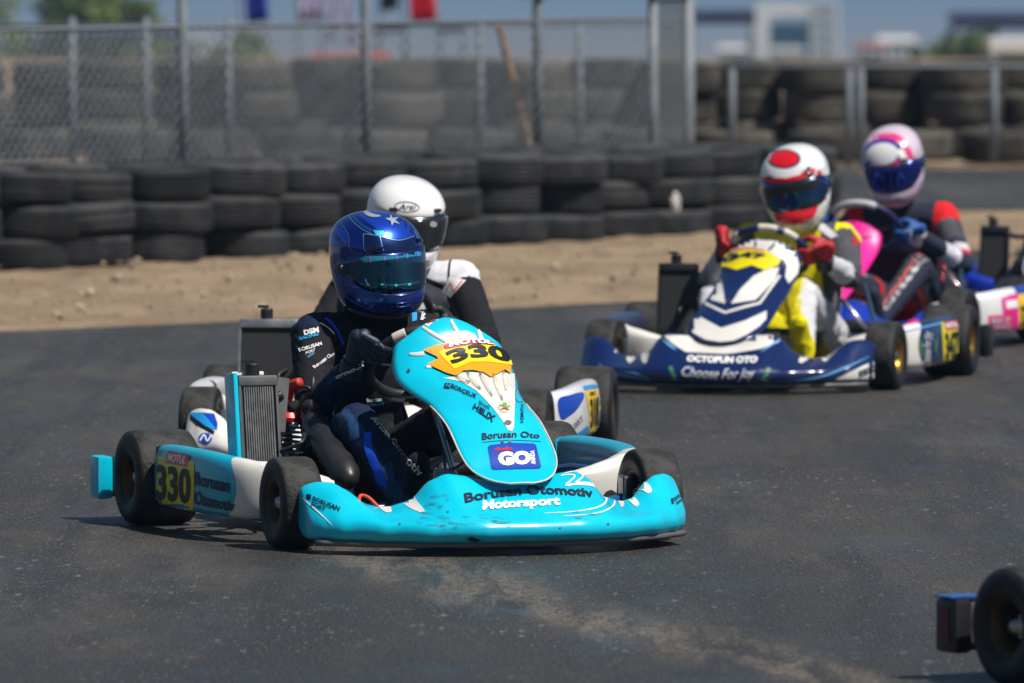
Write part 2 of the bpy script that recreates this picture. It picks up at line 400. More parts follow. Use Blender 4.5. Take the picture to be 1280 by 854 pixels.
def asphalt():
    m, t, P = node_mat('asphalt'); b = NB(t)
    big = b.noise(b.map((.5, .16, 1), rot=(0, 0, R(-14))), 1.3, 5, .6, .8)
    med = b.noise(b.map((1.6, .5, 1), rot=(0, 0, R(-20))), 2.2, 7, .65)
    c = b.mix(b.rng(big, .36, .66), (.021, .0185, .0165), (.047, .0415, .036))
    c = b.mix(b.m('MULTIPLY', b.rng(med, .48, .7), .55), c, (.070, .067, .062))
    # dust and rubber band swept across the corner (its own shape on the road)
    x, y, z = b.sep()
    wob = b.m('MULTIPLY', b.m('SUBTRACT', b.noise(b.map((1, .3, 1)), 2.4, 6), .5), 2.0)
    line = b.m('ADD', b.m('ADD', y, b.m('MULTIPLY', x, 3.4)), wob)      # dusty line through (-.4,22.6) and (1.1,19.8)
    band = b.m('MULTIPLY', b.m('MULTIPLY', b.rng(line, 21.2, 21.9), b.rng(line, 23.0, 22.0)), b.rng(y, 24.2, 23.3))
    fine = b.noise(b.map((1, .45, 1)), 30, 5, .7)
    band = b.m('MULTIPLY', band, b.rng(fine, .38, .62, .35, 1)); strk = b.noise(b.map((2.6, .35, 1), rot=(0, 0, R(16)), loc=(1, 5, 0)), 3.0, 6, .62, .6); band = b.m('MULTIPLY', band, b.rng(strk, .38, .60))
    c = b.mix(b.m('MULTIPLY', b.rng(b.m('ADD', b.m('ADD', y, b.m('MULTIPLY', x, .5)), wob), 23.4, 21.6), .55), c, (.014, .0145, .016))  # grazing-view brightness gradient painted in: road colour darkens towards the near side
    sk = b.noise(b.map((.8, .05, 1), rot=(0, 0, R(-62))), 5, 4, .5)
    c = b.mix(b.m('MULTIPLY', b.rng(sk, .50, .62), .75), c, (.015, .015, .016))
    sk2 = b.noise(b.map((1.0, .07, 1), rot=(0, 0, R(24)), loc=(3, 1, 0)), 4, 5, .55)
    c = b.mix(b.m('MULTIPLY', b.rng(sk2, .52, .64), .6), c, (.016, .016, .018))
    c = b.mix(b.m('MULTIPLY', b.rng(b.noise(b.map((.5, .12, 1), loc=(7, 3, 0)), 2.2, 7, .65), .50, .68), .5), c, (.105, .093, .078))
    c = b.mix(b.m('MULTIPLY', band, .95), c, (.20, .158, .115))
    # aggregate: pale chips of two sizes, and a gritty base
    patch = b.rng(b.noise(b.map((1, .4, 1)), 1.1, 3), .40, .60, .25, 1.0)
    for sc, st, keep, col_, amt in ((85, .30, .82, (.24, .22, .19), .55), (40, .22, .93, (.24, .22, .19), .5), (60, .3, .55, (.008, .008, .009), .7), (120, .4, .6, (.006, .006, .007), .7)):
        vec = b.map((1, st, 1), loc=(sc, 0, 0)); d_ = b.vor(vec, sc, 'Distance'); cc = b.sep(b.vor(vec, sc, 'Color'))[0]
        f = b.m('MULTIPLY', b.rng(d_, .42, .26), b.rng(cc, keep, keep + .04)); c = b.mix(b.m('MULTIPLY', b.m('MULTIPLY', f, patch), amt), c, col_)
    g2 = b.noise(b.map((1, .22, 1)), 150, 3, .8); g1 = b.vor(b.map((1, .4, 1)), 95, 'Distance')
    c = b.mix(b.rng(g2, .35, .7, 0, .5), c, (.11, .107, .102)); c = b.mix(b.rng(g2, .5, .3, 0, .5), c, (.014, .014, .015))
    t.links.new(c, P.inputs['Base Color'])
    t.links.new(b.rng(med, .3, .7, .36, .66), P.inputs['Roughness']); P.inputs['Specular IOR Level'].default_value = .22
    b.bump(b.m('ADD', b.m('MULTIPLY', g1, -.6), b.m('MULTIPLY', g2, .8)), .8, .008, P)
    return m
def dirt(name, c1, c2, c3):
    m, t, P = node_mat(name); b = NB(t)
    n1 = b.noise(b.map((1, .5, 1)), 1.6, 7, .6); n2 = b.noise(b.map((1, 1, 1)), 14, 7, .7)
    c = b.mix(b.rng(n1, .42, .58), c1, c2); n3 = b.noise(b.map((1, .25, 1), loc=(4, 2, 0)), 3.2, 6, .6); c = b.mix(b.rng(n3, .5, .68, 0, .7), c, c3); c = b.mix(b.rng(n2, .5, .75, 0, .6), c, c3)
    t.links.new(c, P.inputs['Base Color']); P.inputs['Roughness'].default_value = .95; P.inputs['Specular IOR Level'].default_value = .1
    b.bump(n2, .9, .05, P); return m
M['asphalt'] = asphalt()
M['sand'] = dirt('sand', (.37, .275, .18), (.29, .21, .14), (.20, .145, .098))
def field():
    m, t, P = node_mat('fields'); b = NB(t)
    n1 = b.vor(b.map((1, .35, 1)), .006, 'Color'); n2 = b.noise(b.map((1, .3, 1)), .004, 6, .6)
    c = b.mix(b.sep(n1)[0], (.055, .07, .05), (.09, .09, .07)); c = b.mix(b.rng(n2, .4, .6), c, (.035, .055, .04))
    t.links.new(c, P.inputs['Base Color']); P.inputs['Roughness'].default_value = .95; return m
M['field'] = field()

def terr(x, y):
    if y < 95: return -.03
    if y < 900:
        t = (y - 95) / 805; t = t * t * (3 - 2 * t); return -.03 - 40 * t
    z = -40.0
    if y > 6500: z += 150 * min(1, ((y - 6500) / 4500)) ** 1.5 * (0.6 + .6 * noise.noise(Vector((x * .0006, y * .0004, 1))))
    return z
ys = [-60, -20, 0, 20, 40, 60, 75, 85, 95, 110, 130, 160, 200, 260, 330, 420, 520, 640, 760, 900, 1200, 1700, 2400, 3200, 4200, 5200, 6500, 7200, 8000, 9000, 10000, 11000]
rows = [[(x, y, terr(x, y)) for x in [-6000 + 400 * i for i in range(31)]] for y in ys]
g = MB(); g.grid(rows, mif=lambda i, j: 0 if ys[i] < 110 else 1)
tag(g.build('ground', [M['sand'], M['field']]), kind='structure')

def sheet(name, poly, z, m):
    bm = bmesh.new(); bm.faces.new([bm.verts.new((x, y, z)) for x, y in poly]); me = bpy.data.meshes.new(name); bm.to_mesh(me); bm.free()
    return tag(link(name, me, None, m), kind='structure')
def edge_y(x): return 38.75 + (x + .15) * .92 + .25 * math.sin(x * .8)      # far edge of the near track
pts = [(-40, -30), (60, -30), (60, edge_y(22))] + [(x * .5, edge_y(x * .5) + .03 * math.sin(x * 3.1)) for x in range(44, -44, -1)] + [(-40, edge_y(-22))]
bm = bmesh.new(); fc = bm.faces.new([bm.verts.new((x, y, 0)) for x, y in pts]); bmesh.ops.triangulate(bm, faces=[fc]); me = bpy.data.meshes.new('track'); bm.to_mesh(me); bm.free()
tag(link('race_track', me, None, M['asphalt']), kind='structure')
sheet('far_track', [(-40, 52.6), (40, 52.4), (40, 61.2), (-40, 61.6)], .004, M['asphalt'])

# dirt verge: a lumpy sheet from the track edge to beyond the tyre wall
g = MB(); rows = []
NX, NY = 150, 70
for j in range(NY + 1):
    v = j / NY; row = []
    for i in range(NX + 1):
        x = -5.5 + 13.0 * i / NX; y0 = edge_y(x) - .04; y = y0 + (52.4 - y0) * v
        q = Vector((x * 1.6, y * 1.2, 0)); h = .022 * noise.noise(q) + .016 * noise.noise(q * 3.3) + .014 * noise.noise(q * 8.0)
        ramp = min(1, v * 9); h = .008 + abs(h) * 1.1 * ramp + .02 * ramp * max(0, noise.noise(Vector((x * .7, y * .8, 5))))
        if v > .93: h *= (1 - v) / .07
        row.append((x, y, h * min(1, v * 14) - .006 * (v == 0)))
    rows.append(row)
g.grid(rows); tag(g.build('dirt_verge', M['sand']), kind='structure')
# loose stones on the verge
g = MB(); M['stone'] = mat('stones', (.36, .28, .20, 1), .9, var=.25, vscale=3)
rs = random.Random(3)
for k in range(900):
    x = rs.uniform(-3.6, 4.5); y0 = edge_y(x); y = y0 + .15 + (rs.random() ** 1.3) * 6.5; r = rs.uniform(.006, .015) * (1.9 if rs.random() < .10 else 1)
    bm = bmesh.new(); bmesh.ops.create_icosphere(bm, subdivisions=1, radius=r)
    for v_ in bm.verts: v_.co *= rs.uniform(.7, 1.2); v_.co.z *= .7
    g.frombm(bm, Matrix.Translation((x, y, .035 + r * .2)), smooth=False)
tag(g.build('verge_gravel', M['stone']), 'small pale stones and clods strewn over the sandy verge', 'gravel', kind='stuff')

# ------------------------------------------------------------------ stacked tyre walls
M['old_rubber'] = mat('old_rubber', (.012, .0125, .014, 1), .7, bump=.4, bscale=60, var=.3, vscale=5, spec=.35, col2=(.032, .033, .035, 1), thr=(.42, .62))
M['dusty_rubber'] = mat('dusty_rubber', (.026, .025, .024, 1), .85, bump=.3, bscale=60, col2=(.075, .067, .055, 1), thr=(.4, .62), vscale=4, spec=.2)
for mm_ in (M['old_rubber'], M['dusty_rubber']):
    t_ = mm_.node_tree; P_ = t_.nodes['Principled BSDF']; l_ = P_.inputs['Base Color'].links[0].from_socket; oi = t_.nodes.new('ShaderNodeObjectInfo')
    r_ = t_.nodes.new('ShaderNodeMapRange'); r_.inputs[3].default_value = .6; r_.inputs[4].default_value = 1.7; hs = t_.nodes.new('ShaderNodeHueSaturation'); t_.links.new(oi.outputs['Random'], r_.inputs[0]); t_.links.new(r_.outputs[0], hs.inputs['Value']); t_.links.new(l_, hs.inputs['Color']); t_.links.new(hs.outputs[0], P_.inputs['Base Color'])
def wall_tyre(Rr, hgt, hole, grooves, seed):
    rs = random.Random(seed); pr = []
    h = hgt / 2
    pr += [(-h * .80, hole), (-h * .98, hole + .03), (-h, (hole + Rr) / 2), (-h * .93, Rr * .95), (-h * .74, Rr)]
    for k in range(grooves):
        z = -h * .62 + (k + .5) * (h * 1.24 / grooves); w = .006
        pr += [(z - w, Rr * 1.004), (z - w * .7, Rr - .009), (z + w * .7, Rr - .009), (z + w, Rr * 1.004)]
    pr += [(h * .74, Rr), (h * .93, Rr * .95), (h, (hole + Rr) / 2), (h * .98, hole + .03), (h * .80, hole), (h * .5, hole + .035), (0, Rr - .05), (-h * .5, hole + .035)]
    g = MB(); g.lathe(pr, axis='Z', n=36, closed=True); me = g.mesh('tyre')
    for v in me.vertices:
        a = math.atan2(v.co.y, v.co.x); k = 1 + .018 * math.sin(a * 2 + seed) ; v.co.x *= k; v.co.y *= k
    me.set_sharp_from_angle(angle=R(50)); return me
TY = [wall_tyre(.29, .165, .175, 3, 1), wall_tyre(.30, .175, .18, 4, 2), wall_tyre(.275, .16, .17, 2, 3)]
for me in TY: me.materials.append(M['old_rubber'])
TYF = [wall_tyre(.31, .235, .19, 3, 5), wall_tyre(.33, .25, .20, 2, 6)]
for me in TYF: me.materials.append(M['dusty_rubber'])
ORD = ['first', 'second', 'third', 'fourth', 'fifth', 'sixth', 'seventh', 'eighth', 'ninth', 'tenth', 'eleventh', 'twelfth', 'thirteenth', 'fourteenth', 'fifteenth', 'sixteenth', 'seventeenth', 'eighteenth', 'nineteenth', 'twentieth']
A = Vector((-3.20, 41.95)); B = Vector((1.55, 49.1)); L = (B - A).length; ncol = 15
rt = random.Random(11)
def gz(x, y): return .025
ROWN = ['bottom', 'middle', 'top']
for c in range(ncol):
    p = A + (B - A) * (c / (ncol - 1)); z = .0
    jx, jy = rt.uniform(-.05, .05), rt.uniform(-.05, .05)
    for k in range(3):
        me = TY[rt.randrange(3)]; h = me.dimensions if False else None
        hh = (.165, .175, .16)[TY.index(me)]
        o = link('car_tyre', me); o.location = (p.x + jx + rt.uniform(-.03, .03), p.y + jy + rt.uniform(-.03, .03), z + hh / 2 + .006)
        o.rotation_euler = (rt.uniform(-.05, .05), rt.uniform(-.05, .05), rt.uniform(0, 6.28)); sc_ = rt.uniform(.93, 1.06); o.scale = (sc_, sc_, 1); z += hh * .985
        tag(o, f'black tyre in the {ROWN[k]} row of the near wall, {ORD[c]} stack from left', 'tyre', 'car tyres of the near tyre wall')
for k in range(3):
    me = TY[k]; o = link('car_tyre', me); o.location = (-3.03 + .02 * k, 41.95, .09 + k * .163); o.rotation_euler = (.02, -.03 * k, k)
    tag(o, f'black tyre in the {ROWN[k]} row of the loose leftmost near stack', 'tyre', 'car tyres of the near tyre wall')
# second line of stacks behind the first
nrm = Vector((-(B - A).y, (B - A).x)).normalized()
for c in range(ncol - 1):
    p = A + (B - A) * ((c + .5) / (ncol - 1)) + nrm * .50; z = .0
    for k in range(3):
        me = TY[rt.randrange(3)]; hh = (.165, .175, .16)[TY.index(me)]
        o = link('car_tyre', me); o.location = (p.x + rt.uniform(-.05, .05), p.y + rt.uniform(-.05, .05), z + hh / 2 + .02)
        o.rotation_euler = (rt.uniform(-.04, .04), rt.uniform(-.04, .04), rt.uniform(0, 6.28)); z += hh
        tag(o, f'black tyre in the {ROWN[k]} row of the near wall rear line, {ORD[c]} from left', 'tyre', 'car tyres of the near tyre wall')
# far tyre barriers beyond the far track
for c in range(16):
    x = -4.9 + c * .66
    o = link('barrier_tyre', TYF[c % 2]); o.location = (x + rt.uniform(-.05, .05), 63.2 + rt.uniform(-.08, .08), .125); o.rotation_euler = (rt.uniform(-.04, .04), rt.uniform(-.04, .04), rt.uniform(0, 6))
    tag(o, f'dusty tyre in the low front row of the far barrier, {ORD[c]} from the left', 'tyre', 'tyres of the far barrier')
for c in range(20):
    x = -5.3 + c * .55; z = 0
    for k in range(3):
        me = TYF[rt.randrange(2)]; hh = (.235, .25)[TYF.index(me)]
        o = link('barrier_tyre', me); o.location = (x + rt.uniform(-.06, .06), 65.4 + (c % 2) * .36 + rt.uniform(-.06, .06), z + hh / 2 + .01); z += hh
        o.rotation_euler = (rt.uniform(-.04, .04), rt.uniform(-.04, .04), rt.uniform(0, 6))
        tag(o, f'dusty tyre in the {ROWN[k]} row of the tall far barrier, {ORD[c]} from left', 'tyre', 'tyres of the far barrier')

# ------------------------------------------------------------------ chain-link fences
M['galv'] = mat('galvanised_steel', (.17, .195, .22, 1), .6, metal=.0, var=.12, vscale=6)
M['galv2'] = mat('dull_galvanised_steel', (.13, .155, .18, 1), .7)
M['wire'] = mat('fence_wire', (.24, .27, .30, 1), .5, metal=.1)
M['rusty'] = mat('dark_steel', (.10, .11, .12, 1), .6, metal=.4, var=.2)
def chain(p0, p1, z0, z1, cell=.062, r=.0022):
    p0 = Vector(p0); p1 = Vector(p1); Ln = (p1 - p0).length; d = (p1 - p0) / Ln; h = z1 - z0; g = MB()
    nn = Vector((-d.y, d.x)); 
    k = int(-h / cell) - 1
    while k * cell < Ln:
        for s in (1, -1):
            a = k * cell; b = a + h * .95
            za, zb = (z0, z1) if s > 0 else (z1, z0)
            ua, ub = max(0, a), min(Ln, b)
            if ub > ua:
                fa = (ua - a) / (b - a); fb = (ub - a) / (b - a)
                q0 = p0 + d * ua; q1 = p0 + d * ub; oo = nn * (.003 * s)
                g.tube([(q0.x + oo.x, q0.y + oo.y, za + (zb - za) * fa), (q1.x + oo.x, q1.y + oo.y, za + (zb - za) * fb)], r, n=3, caps=False)
        k += 1
    return g
def fence(name, label, p0, p1, top, posts, post_top, pr, parent=None, cell=.078, wr=.0036, rail=True, pm=None):
    r = empty(name, (p0[0], p0[1], 0)); tag(r, label, 'fence')
    P0 = Vector(p0); P1 = Vector(p1); off = Vector((p0[0], p0[1]))
    g = chain((0, 0), P1 - P0, .03, top, cell, wr); o = g.build('wire_mesh', M['wire'], r); o['kind'] = 'stuff'
    q = P1 - P0
    if rail: MB().tube([(0, 0, top), (q.x, q.y, top)], .012, n=8).build('top_rail', pm or M['galv2'], r)
    for u, ht in posts:
        c = q * u; g = MB(); g.tube([(c.x, c.y, 0), (c.x, c.y, ht)], pr, n=12); g.lathe([(ht, pr), (ht + .01, pr * .8), (ht + .02, .002)], Matrix.Translation((c.x, c.y, 0)), n=12, axis='Z'); g.build('post', pm or M['galv'], r)
    return r
# the near fence runs parallel to the tyre wall, just behind it; posts found by their place along it
dW = (B - A).normalized(); F0 = A + nrm * 1.0 - dW * 1.2
def along(px):      # parameter along the fence line where the sight line of column px crosses
    ax = (px - CX) / FPX
    # F0.x + t*d.x = ax*(F0.y + t*d.y)
    return (ax * F0.y - F0.x) / (dW.x - ax * dW.y)
tE = along(816); F1 = F0 + dW * tE
fence('chain_link_fence', 'tall grey chain-link fence with steel posts right behind the near tyre wall', F0, F1, 1.22, [(along(x) / tE, 2.1) for x in (-60, 228, 457, 672)] + [(1.0, 1.36)], 2.1, .030)
# the gate-like end of the fence, turned towards the far side, with its own top bar
F2 = at(862, 200, F1.y + .9); F2 = Vector((F2.x, F2.y))
fence('fence_end_panel', 'narrow chain-link panel with two posts closing the right end of the tall fence', F1 + (F2 - F1) * .02, F2, 1.33, [(.92, 1.36), (1.0, 1.34)], 1.36, .030, cell=.045, wr=.003)
r = empty('overhead_bar', (F1.x, F1.y, 0)); tag(r, 'dark horizontal bar spanning the tops of the last fence posts', 'bar')
c0 = F0 + dW * along(668) - F1
g = MB(); g.box(((c0.x) / 2 + .02, c0.y / 2, 1.375), (.07, c0.length + .25, .035), Matrix.Rotation(math.atan2(c0.y, c0.x) - R(90), 3, 'Z')); g.build('beam', M['rusty'], r, bevel=.004)
g = MB(); q = F2 - F1; g.box((q.x / 2, q.y / 2, 1.385), (.07, q.length + .1, .05), Matrix.Rotation(math.atan2(q.y, q.x) - R(90), 3, 'Z')); g.build('end_beam', M['rusty'], r, bevel=.004)
# second, lower fence further back
Y2 = 57.0
x0, x1 = at(-60, 100, Y2).x, at(858, 100, Y2).x
fence('low_chain_link_fence', 'lower chain-link fence with thin rail seen through the tall one', (x0, Y2), (x1, Y2 + .4), 1.10, [((at(x, 100, Y2).x - x0) / (x1 - x0), 1.14) for x in (90, 182, 285, 600, 725, 818)], 1.14, .024, cell=.07, wr=.0018, pm=M['galv2'])
Y3 = 62.3
x0, x1 = at(870, 100, Y3).x, at(1330, 100, Y3).x
r = empty('rail_fence', (x0, Y3, 0)); tag(r, 'grey post-and-rail fence standing in front of the far tyre barrier', 'fence')
for x in (915, 1062, 1076, 1243):
    c = at(x, 100, Y3).x - x0; MB().tube([(c, 0, 0), (c, 0, .72)], .026, n=10).build('post', M['galv2'], r)
MB().tube([(0, 0, .735), (x1 - x0, 0, .735)], .014, n=8).build('top_rail', M['galv2'], r)

# leaning plank
top = at(624, 32, 49.2); bot = at(686, 287, 49.4); bot.z = .0
ax = (top - bot); ln = ax.length
g = MB(); g.box((0, 0, ln / 2), (.05, .026, ln)); M['wood'] = mat('weathered_wood', (.33, .20, .12, 1), .8, col2=(.24, .14, .085, 1), stretch=(6, 6, .6), vscale=6, bump=.3, bscale=30)
o = g.build('wooden_plank', M['wood'], bevel=.003); o.location = bot; o.rotation_euler = ax.to_track_quat('Z', 'Y').to_euler()
tag(o, 'brown wooden plank leaning behind the fence between two posts', 'plank')
# pale scrap caught on the wall
bm = bmesh.new(); bmesh.ops.create_icosphere(bm, subdivisions=3, radius=.042)
for v_ in bm.verts: v_.co = Vector((v_.co.x * .6, v_.co.y * .35, v_.co.z * 1.25)) * (1 + .55 * noise.noise(v_.co * 45))
g = MB(); g.frombm(bm, smooth=False); o = g.build('paper_scrap', M['wprint']); o.location = at(845, 252, 47.15); o.rotation_euler = (.3, -.25, .2)
tag(o, 'white scrap stuck on the near tyre wall left of the red and white helmet', 'scrap')

# ------------------------------------------------------------------ background: trees, houses, flags, canopies
M['leaf'] = mat('leaves', (.09, .13, .02, 1), .6, var=.5, vscale=.9, col2=(.19, .23, .04, 1), thr=(.4, .6)); M['bark'] = mat('bark', (.10, .075, .05, 1), .9, bump=.4, bscale=20)
def tree(name, label, base, hgt, rad, nleaf, seed, blobs, trunk_r=.12, ls=.16):
    rs = random.Random(seed); r = empty(name, base); tag(r, label, 'tree' if 'tree' in name else 'bush')
    g = MB(); tips = []
    g.tube([(0, 0, -.2), (.05, 0, hgt * .25), (0, .05, hgt * .5)], [trunk_r, trunk_r * .8, trunk_r * .55], n=8)
    for (bx, by, bz, br) in blobs:
        g.tube([(0, .03, hgt * rs.uniform(.25, .5)), (bx * .5, by * .5, bz * .75), (bx, by, bz)], [trunk_r * .5, trunk_r * .3, .01], n=6)
    g.build('trunk', M['bark'], r)
    c = MB()
    for (bx, by, bz, br) in blobs:
        sub = [(Vector((bx, by, bz)) + Vector((rs.gauss(0, 1), rs.gauss(0, 1), rs.gauss(0, .8))) * br * .5, br * rs.uniform(.22, .45)) for _ in range(11)]
        for k in range(int(nleaf / len(blobs))):
            q, sr = rs.choice(sub); d = Vector((rs.gauss(0, 1), rs.gauss(0, 1), rs.gauss(0, 1))).normalized() * sr * (rs.random() ** .4)
            p = q + d; n = Vector((rs.gauss(0, 1), rs.gauss(0, 1), rs.gauss(0, 1) + .6)).normalized(); a = n.orthogonal().normalized(); b = n.cross(a); s = ls * rs.uniform(.5, 1.2)
            c.add([p - a * s, p - b * s * .5, p + a * s, p + b * s * .5], [(0, 1, 2, 3)], smooth=False)
    c.build('crown', M['leaf'], r); return r
def bz_at(px, py, Y): return at(px, py, Y)
Yt = 240
c = at(100, 60, Yt); gzz = terr(c.x, Yt)
def blob(px, py, rr, Y, base): q = at(px, py, Y); return (q.x - base[0], random.uniform(-.6, .6), q.z - base[2], rr)
base = (at(95, 60, Yt).x, Yt, gzz)
tree('broadleaf_tree', 'green tree with uneven crown above the left end of the fence', base, at(95, 30, Yt).z - gzz, 2, 9000, 4, [blob(60, 40, 1.5, Yt, base), blob(105, 15, 1.4, Yt, base), blob(120, 50, 1.6, Yt, base), blob(40, 75, 1.3, Yt, base), blob(150, 60, .9, Yt, base), blob(178, 22, .5, Yt, base), blob(85, 0, .8, Yt, base)], .22)
base = (at(170, 60, Yt + 12).x, Yt + 12, gzz)
tree('low_bush', 'low green bush right of the tree behind the left fence post', base, 3.0, 2, 3500, 5, [blob(150, 66, .8, Yt + 12, base), blob(190, 68, .7, Yt + 12, base), blob(215, 72, .6, Yt + 12, base)], .1)
base = (at(305, 75, 200).x, 200, terr(0, 200))
tree('yellow_green_bush', 'bright yellow-green bush seen through the fence left of the pink flag', base, at(305, 75, 200).z - terr(0, 200), 2, 3500, 6, [blob(315, 66, .5, 200, base), blob(290, 80, .6, 200, base), blob(325, 82, .35, 200, base)], .08)
base = (at(1195, 70, 260).x, 260, terr(0, 260))
tree('dark_green_bush', 'dark green bush beside the white booth roof at the far right', base, at(1195, 70, 260).z - terr(0, 260), 2, 4500, 9, [blob(1180, 72, .7, 260, base), blob(1215, 66, .8, 260, base), blob(1238, 62, .5, 260, base), blob(1160, 78, .5, 260, base)], .1)

M['wallw'] = mat('white_render', (.62, .62, .60, 1), .8, var=.06, vscale=.2); M['wallg'] = mat('grey_render', (.42, .42, .40, 1), .8, var=.1, vscale=.2)
M['glass_dark'] = mat('dark_glazing', (.05, .07, .09, 1), .15); M['roofr'] = mat('red_roof', (.34, .10, .07, 1), .8, var=.15, vscale=.2)
# big white portal building on the plain
YB = 950.0; pm = FPX / YB; zb = terr(0, YB)
def bx(name, px0, px1, py0, zlow, depth, m, parent, base, yoff=0.0):
    a = at(px0, py0, YB); b = at(px1, py0, YB); g = MB(); zt = a.z
    g.box(((a.x + b.x) / 2 - base[0], depth / 2 + yoff, (zt + zlow) / 2 - base[2]), (b.x - a.x, depth, zt - zlow)); return g.build(name, m, parent)
base = (at(997, 80, YB).x, YB, zb); r = empty('portal_building', base); tag(r, 'large white building with a square portal opening standing far behind the right barrier', 'building')
bx('pillar', 944, 962, 4, zb, 10, M['wallw'], r, base); bx('pillar', 1014, 1049, 2, zb, 10.4, M['wallw'], r, base)
a = at(962, 4, YB); b = at(1014, 20, YB); g = MB(); g.box(((a.x + b.x) / 2 - base[0], 5, (a.z + b.z) / 2 - base[2]), (b.x - a.x, 9.6, a.z - b.z)); g.build('lintel', M['wallw'], r)
bx('back_wall', 962, 1014, 30, zb, 1, M['glass_dark'], r, base, 7)
for k in range(4):
    a = at(1019 + k * 7, 12, YB)
    for j in range(5): MB().box((a.x - base[0] + .2, -.05, a.z - base[2] - j * 1.6), (.42, .1, .9)).build('window', M['glass_dark'], r)
def house(px0, px1, pyt, Y, label, roof, n):
    zb = terr(0, Y); a = at(px0, pyt, Y); b = at(px1, pyt, Y); base = ((a.x + b.x) / 2, Y, zb); w = b.x - a.x; h = a.z - zb
    r = empty('house', base); tag(r, label, 'house', 'pale houses on the far plain')
    MB().box((0, 4, h / 2), (w, 8, h)).build('wall', M['wallw'], r)
    hr = w * .14; g = MB(); g.add([(-w / 2 - .3, -.3, h), (w / 2 + .3, -.3, h), (w / 2 + .3, 8.3, h), (-w / 2 - .3, 8.3, h), (-w / 2, 4, h + hr), (w / 2, 4, h + hr)], [(0, 1, 5, 4), (2, 3, 4, 5), (1, 2, 5), (3, 0, 4), (3, 2, 1, 0)], smooth=False); g.build('roof', roof, r)
    for k in range(n):
        for j in range(2): MB().box((-w / 2 + (k + .5) * w / n, -.04, h - 1.0 - j * 2.6), (w / n * .4, .08, 1.0)).build('window', M['glass_dark'], r)
house(968, 1004, 64, 700, 'small white house in front of the white portal building', M['wallg'], 3)
house(900, 932, 62, 760, 'pale house left of the white portal building', M['wallw'], 2)
house(1074, 1108, 58, 640, 'white house right of the portal building, lower of two', M['roofr'], 3)
house(1100, 1144, 52, 720, 'broad white house beside the dark green bush', M['wallw'], 4)
house(236, 262, 50, 620, 'white house seen through the fence right of the tree', M['wallg'], 2)
house(120, 156, 8, 1500, 'tiny white house behind the tree top at upper left', M['wallw'], 2)

M['canopy_navy'] = mat('navy_canvas', (.022, .030, .075, 1), .8, var=.2, vscale=2); M['red_canvas'] = mat('red_canvas', (.42, .07, .05, 1), .75, var=.2, vscale=1.5)
def canopy(px0, px1, py0, py1, Y, label, m, name='canopy', depth=2.0):
    a = at(px0, py0, Y); b = at(px1, py1, Y); zb = terr(a.x, Y); w = b.x - a.x; base = ((a.x + b.x) / 2, Y, zb)
    r = empty(name, base); tag(r, label, 'canopy'); zt, zl = a.z - zb, b.z - zb; hh = zt - zl
    g = MB(); n = 14
    for k in range(n):      # scalloped valance and sloping top
        x0_, x1_ = -w / 2 + w * k / n, -w / 2 + w * (k + 1) / n; s0, s1 = .03 * hh * (k % 2), .03 * hh * ((k + 1) % 2)
        g.add([(x0_, -s0, zl + s0), (x1_, -s1, zl + s1), (x1_, 0, zt - hh * .3), (x0_, 0, zt - hh * .3)], [(0, 1, 2, 3)])
        g.add([(x0_, 0, zt - hh * .3), (x1_, 0, zt - hh * .3), (x1_, depth / 2, zt), (x0_, depth / 2, zt)], [(0, 1, 2, 3)])
        g.add([(x0_, depth, zt - hh * .3), (x1_, depth, zt - hh * .3), (x1_, depth / 2, zt), (x0_, depth / 2, zt)], [(0, 1, 2, 3)])
    g.build('fabric_top', m, r)
    for sx in (-1, 1):
        for yy in (0.06, depth - .06): MB().tube([(sx * (w / 2 - .05), yy, 0), (sx * (w / 2 - .05), yy, zt - hh * .3)], .02, n=8).build('leg', M['galv'], r)
    return r
canopy(863, 944, 12, 31, 150, 'long navy canopy strip left of the white portal building', M['canopy_navy'])
canopy(1190, 1300, 15, 37, 150, 'navy canopy over the white booth at the upper right', M['canopy_navy'])
canopy(95, 222, 37, 50, 130, 'narrow navy awning above the fence rail left of the first tall post', M['canopy_navy'])
canopy(468, 510, 30, 42, 135, 'short navy awning right of the second tall post', M['canopy_navy'])
canopy(545, 582, 29, 42, 135, 'short navy awning left of the leaning plank', M['canopy_navy'])
canopy(385, 455, 68, 96, 120, 'red awning seen through the fence in the middle', M['red_canvas'])
canopy(322, 380, 76, 97, 124, 'faded red awning left of the brighter red one', M['red_canvas'])
canopy(462, 486, 66, 90, 126, 'small red awning behind the second tall post', M['red_canvas'])
# booth with white roof, far right
Yb = 100; a = at(1236, 48, Yb); b = at(1300, 66, Yb); base = ((a.x + b.x) / 2, Yb, -.03); r = empty('booth', base); tag(r, 'small booth with a white fascia under the navy canopy at the far right', 'booth')
MB().box((0, .5, (a.z + b.z) / 2 + .03), (b.x - a.x, 1.2, a.z - b.z)).build('fascia', M['wallw'], r, bevel=.01)
MB().box((.06, .6, (b.z + .03) / 2), (b.x - a.x - .16, .9, b.z - .0)).build('cabin', M['wallg'], r, bevel=.01)
MB().tube([(-(b.x - a.x) / 2 + .05, -.05, 0), (-(b.x - a.x) / 2 + .05, -.05, b.z)], .05, n=8).build('post', M['galv'], r)
